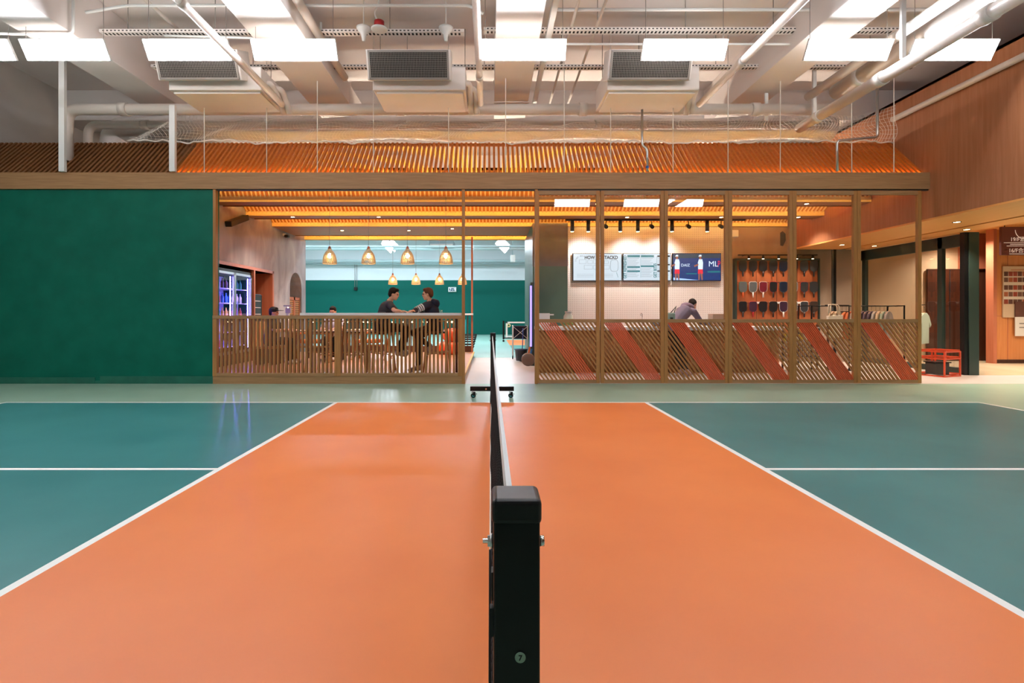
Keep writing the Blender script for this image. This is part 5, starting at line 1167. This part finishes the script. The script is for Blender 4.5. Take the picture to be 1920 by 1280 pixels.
# woman facing left
woman = person('person with brown hair and glasses in a navy hooded top with white sleeve stripes', dict(head=(-1.20,9.86,1.605), neck=(-1.16,9.9,1.475), chest=(-1.13,9.93,1.31), belly=(-1.09,9.95,1.12), hip=(-1.07,9.95,.99),
    lsh=(-1.2,9.73,1.40), lel=(-1.38,9.60,1.30), lwr=(-1.40,9.40,1.285), lhd=(-.5,-1,0), rsh=(-1.06,10.1,1.41), rel=(-1.28,10.0,1.22), rwr=(-1.36,9.75,1.27), rhd=(-1,-.3,0),
    lhj=(-1.1,9.86,.97), lkn=(-1.36,9.84,.80), lan=(-1.38,9.84,.22), ltoe=(-1.52,9.82,.16), rhj=(-1.1,10.05,.97), rkn=(-1.5,10.05,.86), ran=(-1.18,10.0,.60), rtoe=(-1.2,9.96,.50), topname='navy hooded top'),
    (-1,-.05,-.08), M['hairb'], navy, trous, snk, sleeve='long', hairtype='short')
hd = MB(); capsule(hd, (-1.1,9.98,1.47), (-1.08,9.85,1.46), .06, .06); hd.ball((-1.03,9.92,1.43), (.06,.1,.08), 12); remesh(hd, 'hood', navy, woman, .014, 3)
st = MB(); S, E = Vector((-1.2,9.73,1.40)), Vector((-1.38,9.60,1.30))
for k in (.45,.62,.79,.96): p = S.lerp(E, k); d = (E-S).normalized(); st.cyl(p-d*.011, p+d*.011, .0735-.012*k, n=20)
st.build('sleeve_stripes', M['white'], woman)
gl = MB()
for s in (-1,1): gl.tube([(-1.29+.004*math.cos(2*PI*q/14), 9.855+s*.032+.02*math.cos(2*PI*q/14), 1.603+.017*math.sin(2*PI*q/14)) for q in range(14)], .0025, 5, closed=True); gl.tube([(-1.29,9.855+s*.052,1.605),(-1.2,9.86+s*.074,1.605)], .002, 5)
gl.build('glasses', M['blackp'], woman)
# seated person with cap, back left
capx = X(514,11.4)
p3 = person('seated person in a black baseball cap and dark top behind the left fence', dict(head=(capx,11.4,1.26), neck=(capx-.04,11.42,1.13), chest=(capx-.07,11.44,.97), belly=(capx-.1,11.45,.77), hip=(capx-.12,11.45,.66),
    lsh=(capx-.05,11.62,1.06), lel=(capx+.1,11.66,.86), lwr=(capx+.32,11.55,.88), lhd=(1,0,0), rsh=(capx-.05,11.25,1.06), rel=(capx+.1,11.2,.86), rwr=(capx+.32,11.3,.88), rhd=(1,0,0),
    lhj=(capx-.1,11.55,.64), lkn=(capx+.35,11.58,.62), lan=(capx+.36,11.58,.2), ltoe=(capx+.5,11.58,.17), rhj=(capx-.1,11.35,.64), rkn=(capx+.35,11.32,.62), ran=(capx+.36,11.32,.2), rtoe=(capx+.5,11.32,.17)),
    (1,0,-.05), M['hair'], M['blackcloth'], trous, wsnk, hairtype='short')
cp = MB().ball((capx-.01,11.4,1.315), (.102,.09,.07), 16); cp.box(capx+.06,capx+.19,11.34,11.46,1.30,1.312); cp.build('baseball_cap', M['blackcloth'], p3, bevel=.004)
def bench(label, x, y, w_, d_, z):
    t = thing('bench', label, 'bench', (x,y,.12)); MB().box(x-w_/2,x+w_/2,y-d_/2,y+d_/2,z-.05,z).build('seat', M['oak'], t, bevel=.006)
    for sx in (-1,1): MB().box(x+sx*(w_/2-.05)-.025,x+sx*(w_/2-.05)+.025,y-d_/2+.02,y+d_/2-.02,.12,z-.05).build('leg', M['dkwood'], t)
bench('low bench under the person with the black cap', capx-.1, 11.45, .45, .6, .52)
hx = X(624,12.4)
p4 = person('seated person in a light shirt whose dark hair shows over the white ledge', dict(head=(hx,12.4,1.29), neck=(hx,12.45,1.15), chest=(hx,12.48,.98), belly=(hx,12.5,.78), hip=(hx,12.5,.67),
    lsh=(hx-.18,12.46,1.08), lel=(hx-.24,12.3,.86), lwr=(hx-.12,12.12,.89), lhd=(.2,-1,0), rsh=(hx+.18,12.46,1.08), rel=(hx+.24,12.3,.86), rwr=(hx+.12,12.12,.89), rhd=(-.2,-1,0),
    lhj=(hx-.1,12.5,.65), lkn=(hx-.12,12.08,.62), lan=(hx-.12,12.1,.2), ltoe=(hx-.12,11.97,.17), rhj=(hx+.1,12.5,.65), rkn=(hx+.12,12.08,.62), ran=(hx+.12,12.1,.2), rtoe=(hx+.12,11.97,.17)),
    (0,-1,-.3), M['hair'], mat('pale_lilac_cotton', '#b9b4c4', .85), trous, wsnk)
bench('low bench under the person in the light shirt', hx, 12.52, .5, .4, .53)
# person stooping over the service counter
px_ = X(1283,10.3)
p5 = person('person in a mauve grey hooded jacket stooping over the counter with back to camera', dict(base=0, head=(X(1299,10.75),10.75,1.42), neck=(X(1290,10.7),10.68,1.36), chest=(X(1282,10.55),10.52,1.27), belly=(X(1270,10.3),10.33,1.1), hip=(X(1262,10.2),10.2,.95),
    lsh=(X(1276,10.6),10.66,1.30), lel=(X(1272,10.6),10.75,1.07), lwr=(X(1285,10.6),10.9,1.01), lhd=(.6,.6,0), rsh=(X(1303,10.45),10.5,1.27), rel=(X(1316,10.55),10.6,1.06), rwr=(X(1330,10.75),10.75,1.01), rhd=(.9,.4,0),
    lhj=(X(1258,10.25),10.25,.9), lkn=(X(1268,10.35),10.38,.5), lan=(X(1279,10.2),10.2,.1), ltoe=(X(1284,10.33),10.33,.05), rhj=(X(1268,10.15),10.12,.9), rkn=(X(1276,10.25),10.2,.5), ran=(X(1288,10.08),10.05,.1), rtoe=(X(1294,10.18),10.18,.05), topname='mauve grey hooded jacket'),
    (.6,.55,-.75), M['hair'], mat('mauve_grey_jacket', '#6e6478', .8), trous, snk, sleeve='long', up=(.2,.5,.8))
hd = MB(); hd.ball((X(1287,10.6),10.6,1.40), (.12,.1,.07), 12); capsule(hd, (X(1281,10.6),10.55,1.36), (X(1295,10.6),10.6,1.37), .07, .07); remesh(hd, 'hood', mat('mauve_hood', '#7a6a7c', .8), p5, .014, 3)
t = thing('shoulder_bag', 'pale green patterned bag at the stooping person\'s side', 'bag', (X(1256,10.1),10.1,1.05)); MB().box(X(1250,10.1)-.02,X(1264,10.1),10.02,10.1,1.02,Z(588,10.1)+.02).build('bag_body', mat('mint_bag', '#8fb3a8', .6), t, bevel=.02); MB().box(X(1254,10.1),X(1259,10.1),10.012,10.02,1.1,1.16).build('motif', M['blackp'], t)
MB().tube([(X(1252,10.1),10.06,1.2),(X(1268,10.3),10.3,1.38),(X(1262,10.1),10.09,1.2)], .01, 6).build('strap', M['blackp'], t)
